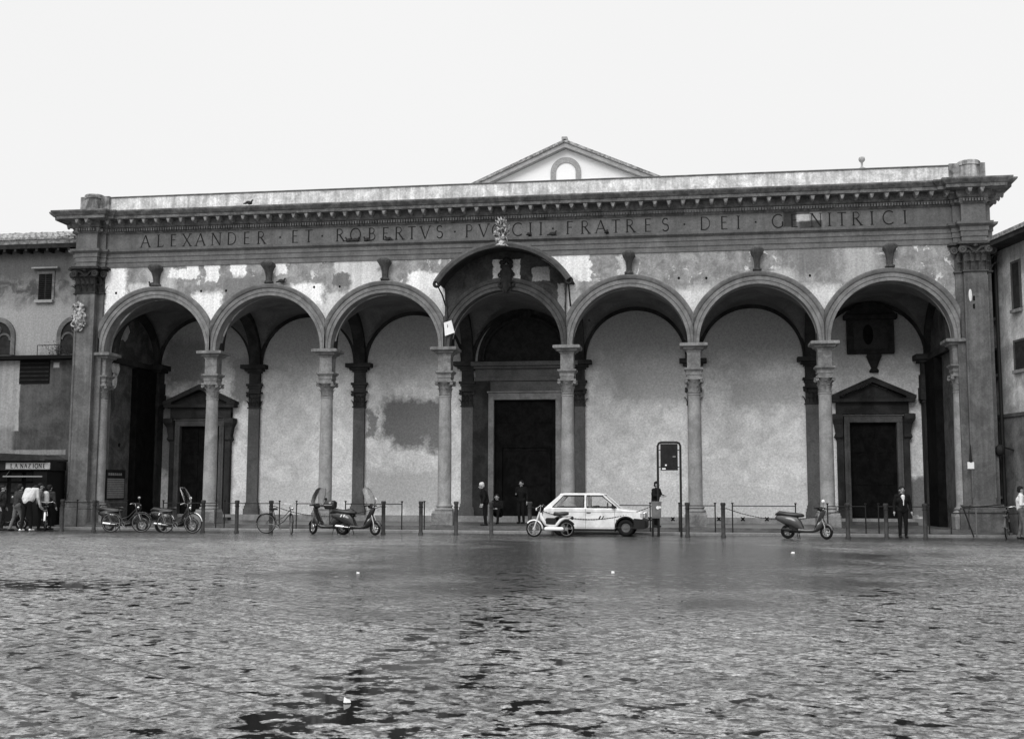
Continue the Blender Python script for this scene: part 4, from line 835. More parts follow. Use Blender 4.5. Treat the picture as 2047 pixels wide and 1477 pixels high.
# ------------------------------------------------------------------ bicycles (facing +X)
def bicycle(loc, rz, label, steer=0, guards='chrome', frame='paint_grey', basket=False, lean=0):
    b = thing('bicycle', label, 'bicycle', loc, rz); b.rotation_euler.x = lean
    r = .345; wb = 1.06
    wheel(b, (-wb/2, 0, r), r, .019, 28); q = MB()
    q.tube([(-wb/2, .05, r), (-.13, .02, .28)], .012, 6); q.tube([(-wb/2, -.05, r), (-.13, -.02, .28)], .012, 6)      # chain stays
    q.tube([(-wb/2, 0, r), (-.24, 0, .72)], .011, 6)
    q.tube([(-.13, 0, .28), (-.27, 0, .80)], .017, 8)                                                                   # seat tube
    q.tube([(-.13, 0, .28), (.1, 0, .42), (.36, 0, .72)], .018, 8); q.tube([(-.17, 0, .45), (.08, 0, .55), (.34, 0, .82)], .013, 8)
    q.tube([(.37, 0, .66), (.31, 0, .92)], .02, 8)
    q.build('frame', M[frame], b, smooth=60)
    q = MB(); q.loft([[(x, -w, .85+z), (x, 0, .88+z), (x, w, .85+z), (x, 0, .80+z)] for x, w, z in ((-.42, .03, .01), (-.38, .10, .02), (-.28, .09, 0), (-.18, .03, .01), (-.12, .015, .0))]); q.build('saddle', M['vinyl'], b, smooth=50)
    ms = Matrix.Translation((.345, 0, 0)) @ Matrix.Rotation(steer, 4, 'Z') @ Matrix.Translation((-.345, 0, 0))
    q = MB(); q.tube([(.30, 0, 1.0), (.31, 0, .92)], .014, 6); q.tube([(.18, -.27, .98), (.28, -.2, 1.03), (.30, 0, 1.0), (.28, .2, 1.03), (.18, .27, .98)], .012, 6); q.xf(ms).build('handlebar', M['chrome'], b, smooth=60)
    q = MB(); q.tube([(.37, -.045, .68), (.43, -.05, .5), (wb/2, -.05, r)], .012, 6); q.tube([(.37, .045, .68), (.43, .05, .5), (wb/2, .05, r)], .012, 6); q.xf(ms).build('fork', M[frame], b)
    wc = ms @ Vector((wb/2, 0, r)); wheel(b, wc, r, .019, 28, steer=steer)
    for cx, a0, a1, mm_ in ((-wb/2, R(20), R(175), None), (wb/2, R(10), R(150), ms)):
        q = MB(); rings = []
        for i in range(19):
            a = a0+(a1-a0)*i/18; rings.append([(cx+(r+.02+dz)*math.cos(a), y, r+(r+.02+dz)*math.sin(a)) for y, dz in ((-.03, -.012), (0, .006), (.03, -.012), (0, .001))])
        q.loft(rings)
        if mm_: q.xf(mm_)
        q.build('mudguard', M[guards], b, smooth=60)
    q = MB(); q.box(-.75, -.3, -.06, .06, .74, .755); q.tube([(-.7, .05, .74), (-wb/2, .05, r)], .006, 4); q.tube([(-.7, -.05, .74), (-wb/2, -.05, r)], .006, 4); q.build('rack', M['steel'], b)
    q = MB(); q.tube([(-.13, -.06, .28), (-.02, -.06, .16)], .012, 5); q.box(-.06, .04, -.14, -.06, .145, .165); q.tube([(-.13, .06, .28), (-.24, .06, .4)], .012, 5); q.box(-.28, -.2, .06, .14, .395, .41); q.torus((-.13, -.04, .28), .09, .008, 'y', 18, 5); q.build('crank', M['steel'], b)
    q = MB(); q.ball((.41, 0, .86), .05, .05, .05); q.build('headlamp', M['chrome'], b, smooth=60)
    return b
YV = -3.9
bicycle((ax(252, -3.7), -3.7, 0), R(8), 'dark bicycle with bright mudguards, leftmost parked in the row', steer=.1)
bicycle((ax(358, -3.9), -3.9, 0), R(-6), 'bicycle with thin bright wheel rims in front of a dark scooter', steer=.0, frame='paint_black')
bicycle((ax(562, -3.65), -3.65, 0), R(0), 'lone step-through bicycle with its front wheel turned, leaning on a bollard', steer=R(-62), guards='paint_black', frame='paint_mid', lean=R(4))
# ------------------------------------------------------------------ scooters (facing +X)
def ell(x, cz, ry, rz, n_=14, cy=0, p=2.4):
    o = []
    for k in range(n_):
        a = 2*PI*k/n_; c, s_ = math.cos(a), math.sin(a); o.append((x, cy+ry*math.copysign(abs(c)**(2/p), c), cz+rz*math.copysign(abs(s_)**(2/p), s_)))
    return o
def scooter(loc, rz, label, body='paint_grey', shield=True, box=False, steer=0, exhaust='chrome', seat='vinyl', guard=None, mirror='white', mir_side=1, lean=0, stripes=True):
    b = thing('scooter', label, 'scooter', loc, rz); b.rotation_euler.x = lean
    r = .225
    wheel(b, (-.6, 0, r), r, .05, 6, rim='steel', disc=.07)
    q = MB(); q.loft([ell(-.98, .66, .05, .04), ell(-.92, .66, .12, .09), ell(-.75, .62, .16, .15), ell(-.5, .57, .18, .19), ell(-.3, .50, .18, .22), ell(-.18, .40, .16, .18), ell(-.1, .30, .14, .10)]); bd = q.build('rear_body', M[body], b, smooth=60)
    if stripes:
        q = MB()
        for k in range(2): x = -.60+k*.11; q.add([(x, -.188, .60), (x+.04, -.19, .60), (x+.075, -.185, .68), (x+.035, -.184, .68), (x, -.17, .60), (x+.04, -.17, .60), (x+.075, -.17, .68), (x+.035, -.17, .68)], [(0, 1, 2, 3), (0, 4, 5, 1), (2, 6, 7, 3), (1, 5, 6, 2), (0, 3, 7, 4)])
        q.build('stripes', M['white'], bd)
    q = MB(); q.loft([ell(-.98, .76, .08, .03), ell(-.85, .81, .13, .075), ell(-.6, .77, .15, .075), ell(-.35, .75, .15, .08), ell(-.14, .74, .10, .06), ell(-.08, .73, .04, .03)]); q.build('seat', M[seat], b, smooth=60)
    q = MB(); q.loft([ell(-.25, .28, .17, .08), ell(.0, .26, .18, .06), ell(.2, .27, .18, .07), ell(.30, .33, .17, .1)]); q.build('floorboard', M[body], b, smooth=60)
    q = MB()
    q.loft([[(x, -w, z), (x+.10, -w*.5, z+.01), (x+.14, 0, z+.02), (x+.10, w*.5, z+.01), (x, w, z), (x-.03, w*.6, z), (x-.03, -w*.6, z)] for x, w, z in ((.22, .17, .25), (.28, .2, .4), (.36, .2, .6), (.44, .16, .8), (.46, .1, .88))]); q.loft([ell(.24, .33, .16, .12), ell(.36, .42, .17, .17), ell(.47, .50, .12, .15), ell(.54, .53, .05, .08)]); q.build('leg_shield', M[body], b, smooth=50)
    ms = Matrix.Translation((.46, 0, 0)) @ Matrix.Rotation(steer, 4, 'Z') @ Matrix.Translation((-.46, 0, 0))
    wc = ms @ Vector((.62, 0, r)); wheel(b, wc, r, .045, 5, rim='chrome', disc=.06, steer=steer)
    q = MB(); q.tube([(.46, -.06, .75), (.6, -.075, .42), (.62, -.075, r)], .02, 6); q.tube([(.46, .06, .75), (.6, .075, .42), (.62, .075, r)], .02, 6); q.xf(ms).build('fork', M['chrome'], b, smooth=50)
    q = MB(); rings = []
    for i in range(13):
        a = R(15)+R(150)*i/12; rings.append([(.62+(r+.03+dz)*math.cos(a), y, r+.01+(r+.03+dz)*math.sin(a)) for y, dz in ((-.06, -.03), (-.03, .01), (.03, .01), (.06, -.03), (0, 0))])
    q.loft(rings).xf(ms).build('mudguard', M[guard or body], b, smooth=60)
    q = MB(); q.tube([(.40, -.32, .97), (.42, -.15, .98), (.44, 0, .95), (.42, .15, .98), (.40, .32, .97)], .022, 8); q.loft([ell(.34, .94, .06, .04), ell(.42, .95, .11, .075), ell(.5, .94, .1, .07), ell(.54, .93, .06, .05)]); q.xf(ms).build('handlebar', M['plastic'], b, smooth=60)
    MB().ball((.53, 0, .93), .03, .06, .045).xf(ms).build('headlight', M['chrome'], b, smooth=60)
    q = MB(); m_ = Vector((.36, mir_side*.3, 1.16)); q.tube([(.40, mir_side*.22, .98), m_], .008, 5); mi = q.xf(ms).build('mirror', M['iron'], b); q = MB(); mm2 = ms @ m_; q.ball(mm2+Vector((0, 0, .03)), .055, .02, .05); q.build('mirror_glass', M[mirror], mi, smooth=60)
    if shield:
        q = MB(); rings = []
        for z, x, w in ((.98, .50, .2), (1.1, .50, .25), (1.3, .42, .25), (1.5, .31, .2), (1.56, .27, .14)):
            rings.append([(x+.08*(1-(j/5-1)**2)-.08, w*(j/5-1), z) for j in range(11)])
        ws = q.loft(rings, False, False).xf(ms).build('windshield', M['windshield'], b, smooth=60)
        MB().tube([rings[0][0]]+[g[0] for g in rings[1:]]+rings[-1][1:]+[g[-1] for g in rings[-2::-1]], .012, 5).xf(ms).build('windshield_trim', M['steel'], ws)
    if box:
        q = MB(); q.loft([ell(-1.22, 1.0, .14, .10, p=4), ell(-1.17, 1.0, .19, .15, p=4), ell(-.92, 1.0, .19, .15, p=4), ell(-.86, 1.0, .15, .11, p=4)]); tb = q.build('top_case', M['paint_black'], b, smooth=50); MB().box(-1.2, -.9, -.195, -.188, .985, 1.0).build('case_trim', M['chrome'], tb)
    q = MB(); q.tube([(-.75, -.17, .30), (-.45, -.17, .27)], .055, 10); q.tube([(-.45, -.17, .27), (-.25, -.1, .25)], .02, 6); q.build('exhaust', M[exhaust], b, smooth=50)
    q = MB(); q.tube([(-.3, -.14, .28), (-.25, -.2, .01)], .014, 5); q.tube([(-.3, .14, .28), (-.25, .2, .01)], .014, 5); q.tube([(-.3, -.15, .27), (-.3, .15, .27)], .014, 5); q.build('stand', M['iron'], b)
    MB().ball((-1.0, 0, .62), .03, .05, .035).build('tail_lamp', M['bin'], b)
    MB().box(-.55, -.2, -.1, .12, .18, .42).build('engine', M['plastic'], b, bevel=.03)
    return b
scooter((ax(352, -3.3), -3.3, 0), R(-4), 'dark scooter with a tall windshield behind the second bicycle', body='paint_black', mir_side=1, guard='paint_black')
scooter((ax(250, -3.15), -3.15, 0), R(5), 'dark scooter with white stripes half hidden behind the leftmost bicycle', body='paint_black', shield=False, mirror='steel')
scooter((ax(656, -3.9), -3.9, 0), R(172), 'dark scooter facing left with its windshield up and front wheel turned', body='paint_grey', steer=R(-30), mir_side=-1, exhaust='plastic', mirror='plastic', lean=R(2))
scooter((ax(717, -4.15), -4.15, 0), R(-6), 'dark scooter facing right with black top case and round white mirror', body='paint_grey', box=True, steer=R(-18), mir_side=1)
scooter((ax(1613, -3.9), -3.9, 0), R(-14), 'grey scooter without windshield parked near the right side door', body='paint_mid', shield=False, steer=R(-22), exhaust='plastic', mir_side=1, stripes=False)
scooter((ax(8, -2.6), -2.6, 0), R(14), 'scooter behind the two people at the left edge', body='paint_grey', shield=False, stripes=False, mirror='steel', mir_side=-1)
# moped (front to the left)
def moped(loc, rz, label):
    b = thing('moped', label, 'moped', loc, rz); r = .265
    wheel(b, (-.52, 0, r), r, .032, 5, rim='chrome', disc=.05); wheel(b, (.55, 0, r), r, .032, 5, rim='steel', disc=.06)
    q = MB(); q.tube([(-.31, 0, .78), (-.27, 0, .62), (-.13, 0, .42), (-.02, 0, .36), (.2, 0, .36), (.36, 0, .55), (.5, 0, .62), (.66, 0, .6)], [.045, .055, .06, .06, .06, .055, .05, .03], 10); q.build('frame', M['paint_white'], b, smooth=60)
    q = MB(); q.loft([ell(.12, .74, .05, .03), ell(.16, .75, .10, .06), ell(.3, .745, .12, .055), ell(.5, .76, .13, .07), ell(.62, .77, .08, .05)]); q.tube([(.33, 0, .7), (.3, 0, .5)], .02, 6); q.build('saddle', M['vinyl'], b, smooth=60)
    q = MB(); q.tube([(-.33, -.05, .82), (-.42, -.055, .55), (-.52, -.055, r)], .018, 6); q.tube([(-.33, .05, .82), (-.42, .055, .55), (-.52, .055, r)], .018, 6); q.build('fork', M['paint_white'], b)
    for cx, a0, a1 in ((-.52, R(0), R(140)), (.55, R(30), R(170))):
        q = MB(); rings = []
        for i in range(13):
            a = a0+(a1-a0)*i/12; rings.append([(cx+(r+.03+dz)*math.cos(a), y, r+(r+.03+dz)*math.sin(a)) for y, dz in ((-.045, -.03), (-.02, .008), (.02, .008), (.045, -.03), (0, 0))])
        q.loft(rings).build('mudguard', M['paint_white' if cx < 0 else 'plastic'], b, smooth=60)
    q = MB(); q.tube([(-.18, -.3, .98), (-.26, -.22, 1.04), (-.3, 0, .98), (-.26, .22, 1.04), (-.18, .3, .98)], .014, 8); q.tube([(-.3, 0, .98), (-.32, 0, .8)], .02, 6); q.build('handlebar', M['chrome'], b, smooth=60)
    MB().ball((-.40, 0, .88), .06, .07, .06).build('headlight', M['plastic'], b, smooth=60); q = MB(); q.tube([(-.25, -.25, 1.03), (-.38, -.3, .93)], .006, 4); q.ball((-.39, -.3, .9), .02, .04, .05); q.build('mirror', M['white'], b)
    MB().box(-.12, .2, -.09, .09, .42, .62).build('engine_cover', M['plastic'], b, bevel=.03)
    q = MB(); q.tube([(-.1, -.13, .27), (.42, -.13, .27)], .06, 12); q.ball((-.1, -.13, .27), .06); q.ball((.42, -.13, .27), .06); q.build('exhaust_shield', M['white'], b, smooth=60)
    q = MB(); q.box(.45, .75, -.06, .06, .66, .68); q.build('rack', M['steel'], b); MB().ball((.74, 0, .62), .05, .06, .06).build('tail_lamp', M['plastic'], b)
    q = MB(); q.tube([(.1, -.1, .25), (.08, -.16, .01)], .014, 5); q.tube([(.1, .1, .25), (.08, .16, .01)], .014, 5); q.tube([(.1, -.11, .24), (.1, .11, .24)], .014, 5); q.build('stand', M['iron'], b)
    return b
moped((ax(1099, -4.3), -4.3, 0), R(-3), 'small white moped with black saddle parked in front of the white car')
# ------------------------------------------------------------------ car (facing +X), origin at middle of the wheelbase
def car(loc, rz):
    c = thing('parked_car', 'small white three-door hatchback parked in front of the main door', 'car', loc, rz)
    hw, L0, L1 = .735, -1.70, 1.68; xr, xf_, ra = -1.08, 1.08, .33
    def archp(xc, n_=14): return [(xc+ra*math.cos(PI*i/n_), .30+ra*math.sin(PI*i/n_)) for i in range(n_+1)]
    low = [(L0+.02, .32), (xr-ra-.02, .24)]+archp(xr)[::-1]+[(xr+ra+.03, .23), (xf_-ra-.03, .23)]+archp(xf_)[::-1]+[(1.50, .30), (1.58, .50), (1.66, .605), (1.62, .80), (1.2, .86), (.72, .915), (-.2, .93), (-1.5, .945), (-1.66, .9), (-1.70, .6)]
    mid = [(x, z) for x, z in low]
    q = MB()
    n_ = len(low); st = [(-hw+.04, 0), (-hw, 1), (hw, 1), (hw-.04, 0)]
    def sec(y, inset): return [(x, y, z) for x, z in low]
    q.add(sec(-hw, 0)+sec(hw, 0), [tuple(range(n_)), tuple(range(2*n_-1, n_-1, -1))]+[(i, n_+i, n_+(i+1) % n_, (i+1) % n_) for i in range(n_)])
    body = q.build('body', M['paint_white'], c, bevel=.035)
    # roof and pillars
    zr = 1.42; zb = .93; yr = hw-.14; yb = hw-.03
    q = MB(); q.loft([[(x0, -y, z), (x1, -y, z), (x1, y, z), (x0, y, z)] for x0, x1, y, z in ((-1.12, .34, yr+.03, zr-.07), (-1.14, .36, yr+.03, zr-.045), (-1.1, .25, yr-.02, zr-.012), (-.95, .1, yr-.12, zr))]); q.build('roof', M['paint_white'], c, bevel=.015)
    q = MB()
    def pillar(xa0, xa1, xt0, xt1):
        for s_ in (-1, 1):
            q.loft([[(a, s_*y, z), (b_, s_*y, z), (b_, s_*(y-.06), z), (a, s_*(y-.06), z)] for a, b_, y, z in ((xa0, xa1, yb, zb-.03), (xt0, xt1, yr+.03, zr-.06))])
    pillar(-1.66, -1.36, -1.13, -.99); pillar(-.30, -.22, -.30, -.23); pillar(.80, .87, .30, .36)
    q.build('pillars', M['paint_white'], c, bevel=.012)
    q = MB()
    for s_ in (-1, 1):   # window seals
        for pts in ([(-1.37, zb+.02), (-1.0, zr-.1), (-.31, zr-.1), (-.31, zb+.02)], [(-.21, zb+.02), (-.21, zr-.1), (.3, zr-.1), (.78, zb+.02)]):
            P3 = [Vector((x, s_*(yb+.008-(z-zb)*(yb-yr-.03)/(zr-zb)), z)) for x, z in pts]
            q = MB()
            for i in range(4): q.tube([P3[i], P3[(i+1) % 4]], .014, 5)
            q.build('window_seal', M['plastic'], c)
    q = MB()
    for s_ in (-1, 1):
        for pts in ([(-1.37, zb+.02), (-1.0, zr-.1), (-.31, zr-.1), (-.31, zb+.02)], [(-.21, zb+.02), (-.21, zr-.1), (.3, zr-.1), (.78, zb+.02)]):
            MB().add([(x, s_*(yb-.02-(z-zb)*(yb-yr-.03)/(zr-zb)), z) for x, z in pts], [(0, 1, 2, 3)]).build('side_window', M['glass'], c)
    MB().add([(.84, -yb+.06, zb-.02), (.84, yb-.06, zb-.02), (.34, yr-.03, zr-.07), (.34, -yr+.03, zr-.07)], [(0, 1, 2, 3)]).build('windscreen', M['glass'], c)
    MB().add([(-1.62, -yb+.1, zb-.02), (-1.62, yb-.1, zb-.02), (-1.12, yr-.06, zr-.07), (-1.12, -yr+.06, zr-.07)], [(0, 1, 2, 3)]).build('rear_window', M['glass'], c)
    q = MB(); q.loft([[(.62, -yb-.012, .93), (.62, -yb-.012, 1.1), (.80, -yb-.012, .93)], [(.62, -yb+.02, .93), (.62, -yb+.02, 1.1), (.80, -yb+.02, .93)]]); q.build('quarter_panel', M['plastic'], c)
    q = MB(); q.box(.62, .76, -hw-.12, -hw-.02, .92, 1.0); q.tube([(.74, -hw+.02, .93), (.70, -hw-.05, .95)], .015, 5); q.build('wing_mirror', M['plastic'], c, bevel=.02)
    # interior
    q = MB(); q.box(-.05, .1, -.6, -.12, .6, 1.0); q.box(-.05, .1, .12, .6, .6, 1.0); q.box(-1.25, -1.12, -.6, .6, .6, .98); q.build('seats', M['cloth_dark'], c, bevel=.04); MB().torus((.45, -.35, .93), .17, .014, 'x', 18, 6).build('steering_wheel', M['plastic'], c)
    # bumpers, arches, lights
    q = MB(); q.loft([[(x, -y, z0), (x, y, z0), (x, y, z1), (x, -y, z1)] for x, y, z0, z1 in ((1.34, hw+.012, .24, .60), (1.55, hw+.015, .24, .585), (1.72, hw-.02, .26, .55), (1.76, hw-.14, .3, .5))]); q.build('front_bumper', M['plastic'], c, bevel=.02)
    q = MB(); q.loft([[(x, -y, z0), (x, y, z0), (x, y, z1), (x, -y, z1)] for x, y, z0, z1 in ((-1.40, hw+.012, .25, .55), (-1.62, hw+.015, .25, .55), (-1.76, hw-.05, .3, .5))]); q.build('rear_bumper', M['plastic'], c, bevel=.02)
    for xc in (xr, xf_):
        for s_ in (-1, 1): MB().arcband(xc, .30, [(ra-.012, s_*(hw-.05)), (ra+.035, s_*(hw-.05)), (ra+.035, s_*(hw+.014)), (ra-.012, s_*(hw+.014))], n=20).build('wheel_arch', M['plastic'], c)
    for s_ in (-1, 1):
        MB().box(1.62, 1.72, s_*.5-.13, s_*.5+.13, .62, .78).build('headlight', M['chrome'], c, bevel=.01)
        MB().box(1.56, 1.66, s_*(hw-.02)-.03, s_*(hw-.02)+.03, .63, .77).build('indicator', M['sign_pale'], c, bevel=.01)
    MB().box(-1.73, -1.66, -.7, -.5, .62, .8).build('tail_light', M['bin'], c); MB().box(-1.73, -1.66, .5, .7, .62, .8).build('tail_light', M['bin'], c)
    d_ = MB(); d_.box(-.255, -.245, -hw-.003, -hw+.01, .26, .9); d_.box(.715, .725, -hw-.003, -hw+.01, .26, .88); d_.box(-1.5, 1.5, -hw-.004, -hw+.01, .795, .803); d_.box(-1.45, 1.35, -hw-.0035, -hw+.01, .29, .296); d_.build('panel_seam', M['bin'], body)
    MB().box(-.22, -.08, -hw-.02, -hw, .76, .785).build('door_handle', M['plastic'], body)
    for s_ in (-1, 1): MB().prism([(L0+.1, .22), (xr-ra, .22), (xr-ra, .25), (L0+.1, .25)], s_*hw*.8-.01, s_*hw*.8+.01).box(xr+ra+.04, xf_-ra-.04, s_*(hw-.03)-.02, s_*(hw-.03)+.02, .17, .26).build('sill', M['plastic'], c)
    q = MB()
    for x, w in ((.16, .05), (.27, .035)): q.add([(x, -hw-.004, .55), (x+w, -hw-.004, .55), (x+w+.07, -hw-.004, .67), (x+.07, -hw-.004, .67)], [(0, 1, 2, 3)])
    q.build('side_emblem', M['panel'], body)
    MB().lathe([(.0, 0), (.028, 0), (.028, .01)], 0, 0, 10).xf(Matrix.Translation((.79, -hw-.003, .52)) @ Matrix.Rotation(R(90), 4, 'X')).build('side_repeater', M['plastic'], body)
    for xc in (xr, xf_):
        for s_ in (-1, 1):
            wheel(c, (xc, s_*(hw-.09), .285), .285, .075, 0, rim='bin', disc=.11, rimw=.03)
    q = MB(); q.box(-1.3, 1.35, -.6, .6, .2, .34); q.build('underbody', M['dark'], c)
    for xc in (xr, xf_): MB().box(xc-.3, xc+.3, -hw+.2, hw-.2, .25, .6).build('wheel_well', M['dark'], c)
    return c
car(((ax(1087, -2.75, 1040)+ax(1291, -2.75, 1040))/2+.02, -2.6, 0), R(-1.5))
# ------------------------------------------------------------------ people
def person(loc, rz, label, J, cols, hair='hair', bald=False, scale=1.0, extra=None):
    """J: joint positions (facing -Y at rz 0). cols: jacket, trousers, shoes, hands."""
    P_ = thing('person', label, 'person', loc, rz); P_.scale = (scale,)*3
    V = {k: Vector(v) for k, v in J.items()}
    caps = []
    def cp(a, b_, ra_, rb, tag): caps.append((Vector(a), Vector(b_), ra_, rb, tag))
    jk, tr, sh, sk = cols
    cp(V['pel']+Vector((-.07, 0, 0)), V['pel']+Vector((.07, 0, 0)), .125, .125, tr if not (extra and 'longcoat' in extra) else jk)
    cp(V['pel']+Vector((0, 0, .06)), V['chest'], .145, .165, jk)
    cp(V['chest']+Vector((-.08, 0, .0)), V['chest']+Vector((.08, 0, .0)), .135, .135, jk)
    cp(V['chest']+(V['neck']-V['chest'])*.55, V['neck'], .09, .06, jk)
    for s_ in 'lr':
        cp(V['sh'+s_], V['el'+s_], .075, .055, jk); cp(V['chest']+(V['neck']-V['chest'])*.5, V['sh'+s_], .09, .08, jk)
        cp(V['el'+s_], V['wr'+s_], .055, .04, jk)
        hd = (V['wr'+s_]-V['el'+s_]).normalized()
        cp(V['wr'+s_], V['wr'+s_]+hd*.08, .03, .035, 'skin')
        sd_ = Vector((0, 1, 0)).cross(hd).normalized()
        for k in range(4):
            b0 = V['wr'+s_]+hd*.09+Vector((0, (k-1.5)*.019, 0)); f1 = b0+hd*(.045-.004*abs(k-1.3))+sd_*.004; cp(b0, f1, .011, .010, 'skin'); cp(f1, f1+hd*.03+Vector((0, -.012, 0)), .010, .008, 'skin')
        th = V['wr'+s_]+hd*.035; cp(th, th+hd*.045+Vector((0, -.04, 0)), .013, .010, 'skin')
        cp(V['hip'+s_], V['kn'+s_], .095, .068, tr); cp(V['kn'+s_], V['an'+s_], .066, .052, tr)
        ft = V.get('toe'+s_, V['an'+s_]+Vector((0, -.17, -.05))); cp(V['an'+s_]+Vector((0, .03, -.04)), ft, .045, .035, sh)
    cp(V['neck'], V['head'], .055, .05, 'skin')
    hv = V['head']; fc = Vector(J.get('face', (0, -1, 0))).normalized()
    cp(hv+Vector((0, 0, .02)), hv+Vector((0, 0, .05)), .085, .085, 'skin'); cp(hv+fc*.015-Vector((0, 0, .05)), hv+fc*.03-Vector((0, 0, .06)), .055, .045, 'skin')
    cp(hv+fc*.085, hv+fc*.105-Vector((0, 0, .02)), .014, .016, 'skin')     # nose
    sdv = fc.cross(Vector((0, 0, 1)))
    for e in (-1, 1): cp(hv+sdv*.085*e+Vector((0, 0, .01)), hv+sdv*.088*e-Vector((0, 0, .015)), .018, .014, 'skin')
    if extra:
        for e in extra.get('caps', []): cp(*e)
    q = MB()
    for a, b_, r0, r1, tg in caps:
        d_ = b_-a; ln = max(d_.length, 1e-4); n_ = 10; dn = d_.normalized() if d_.length > 1e-5 else Vector((0, 0, 1))
        pts = [a-dn*r0*math.cos(t_) for t_ in (R(12), R(45), R(75))]+[a, b_]+[b_+dn*r1*math.sin(t_) for t_ in (R(15), R(45), R(78))]
        rr = [r0*math.sin(t_) for t_ in (R(12), R(45), R(75))]+[r0, r1]+[r1*math.cos(t_) for t_ in (R(15), R(45), R(78))]
        q.tube(pts, rr, n_)
    me = bpy.data.meshes.new('tmp'); me.from_pydata(q.v, [], q.f); bm = bmesh.new(); bm.from_mesh(me); bmesh.ops.recalc_face_normals(bm, faces=bm.faces); bm.to_mesh(me); bm.free()
    o = bpy.data.objects.new('tmp', me); COL.objects.link(o)
    rm = o.modifiers.new('r', 'REMESH'); rm.mode = 'VOXEL'; rm.voxel_size = .011; sm_ = o.modifiers.new('s', 'SMOOTH'); sm_.iterations = 4; sm_.factor = .5
    dg = bpy.context.evaluated_depsgraph_get(); nm = bpy.data.meshes.new_from_object(o.evaluated_get(dg)); bpy.data.objects.remove(o)
    body = bpy.data.objects.new('body', nm); nm.name = 'body'; COL.objects.link(body); body.parent = P_
    nm.materials.clear(); names = []
    for *_, tg in caps:
        if tg not in names: names.append(tg)
    for t_ in names: nm.materials.append(M[t_])
    nf = len(nm.polygons); ce = np.zeros(nf*3); nm.polygons.foreach_get('center', ce); ce = ce.reshape(-1, 3); best = np.full(nf, 9.); idx = np.zeros(nf, int)
    for a, b_, r0, r1, tg in caps:
        a_, d_ = np.array(a), np.array(b_-a); dd = max(d_@d_, 1e-9); t_ = np.clip((ce-a_)@d_/dd, 0, 1); ds = np.linalg.norm(ce-(a_+t_[:, None]*d_), axis=1)-(r0+(r1-r0)*t_)
        m_ = ds < best; best[m_] = ds[m_]; idx[m_] = names.index(tg)
    nm.polygons.foreach_set('material_index', idx.tolist()); nm.polygons.foreach_set('use_smooth', [True]*nf); nm.update()
    # face details and hair
    q = MB()
    for e in (-1, 1): q.ball(hv+fc*.083+sdv*.032*e+Vector((0, 0, .012)), .011, .011, .008, 8, 6)
    q.tube([hv+fc*.082+sdv*-.022-Vector((0, 0, .052)), hv+fc*.088-Vector((0, 0, .054)), hv+fc*.082+sdv*.022-Vector((0, 0, .052))], .005, 5)
    q.build('eyes_and_mouth', M['hair'], P_)
    if hair:
        q = MB(); qr = random.Random(5)
        c0 = hv+Vector((0, 0, .055))-fc*.018
        vs = []; q.ball(c0, .098, .098, .088, 16, 10); q.v = [tuple(Vector(p)+Vector((qr.uniform(-.006, .006),)*3)) for p in q.v]
        q.ball(hv-fc*.045+Vector((0, 0, .0)), .078, .078, .08, 12, 8)
        q.build('hair', M[hair], P_, smooth=60)
    return P_
def stand(h=1.72, lean=0, arm=0, step=0):
    k = h/1.75
    J = {'pel': (0, 0, .95), 'chest': (0, -lean*.35, 1.28), 'neck': (0, -lean*.55, 1.5), 'head': (0, -lean*.75-.01, 1.62), 'hipl': (-.09, 0, .9), 'hipr': (.09, 0, .9), 'knl': (-.1, -.02-step*.15, .5), 'knr': (.1, -.02+step*.1, .5),
         'anl': (-.1, 0.02-step*.25, .09), 'anr': (.1, .02+step*.25, .09), 'shl': (-.19, -lean*.5, 1.42), 'shr': (.19, -lean*.5, 1.42), 'ell': (-.27, .03-lean*.4, 1.15), 'elr': (.27, .03-lean*.4, 1.15), 'wrl': (-.29, -.04-arm-lean*.4, .92), 'wrr': (.29, -.04-arm-lean*.4, .92)}
    return {a: tuple(c*k for c in v) for a, v in J.items()}
BK = ('cloth_black', 'cloth_black', 'plastic', 'skin')
# man in dark suit with open white shirt
sh = {'caps': [(Vector((0, -.115, 1.10)), Vector((0, -.135, 1.42)), .022, .06, 'cloth_white')]}
J = stand(1.66); person((ax(1805, -2.4), -2.4, 0), R(5), 'man in a black suit and open white shirt standing by the right side door', J, BK, extra={'caps': [(Vector((0, -.150, 1.06)), Vector((0, -.115, 1.35)), .012, .062, 'cloth_white')]})
# old man at the main door
J = stand(1.55, lean=.22); J['face'] = (0, -1, -.25); person((ax(970, -.3), -.3, FL), R(-75), 'old white-haired man in a dark coat standing at the left of the main door', J, BK, hair='hair_white')
# two persons in the dark doorway
J = stand(1.65); J['wrl'] = (-.1, -.25, 1.12); person((ax(1042, 2.6), 2.6, FL), R(-20), 'person in black in the dark main doorway, half hidden by shade', J, BK)
J = {'pel': (0, 0, .36), 'chest': (0, -.08, .68), 'neck': (0, -.12, .88), 'head': (0, -.17, 1.0), 'hipl': (-.09, 0, .34), 'hipr': (.09, 0, .34), 'knl': (-.14, -.4, .52), 'knr': (.14, -.4, .52), 'anl': (-.13, -.45, .09), 'anr': (.13, -.45, .09), 'shl': (-.18, -.1, .82), 'shr': (.18, -.1, .82), 'ell': (-.24, -.2, .6), 'elr': (.24, -.2, .6), 'wrl': (-.1, -.4, .58), 'wrr': (.1, -.4, .58), 'face': (0, -1, -.2)}
person((ax(996, 2.2), 2.2, FL), R(-10), 'person in black crouching on the portico floor beside the main door', J, BK)
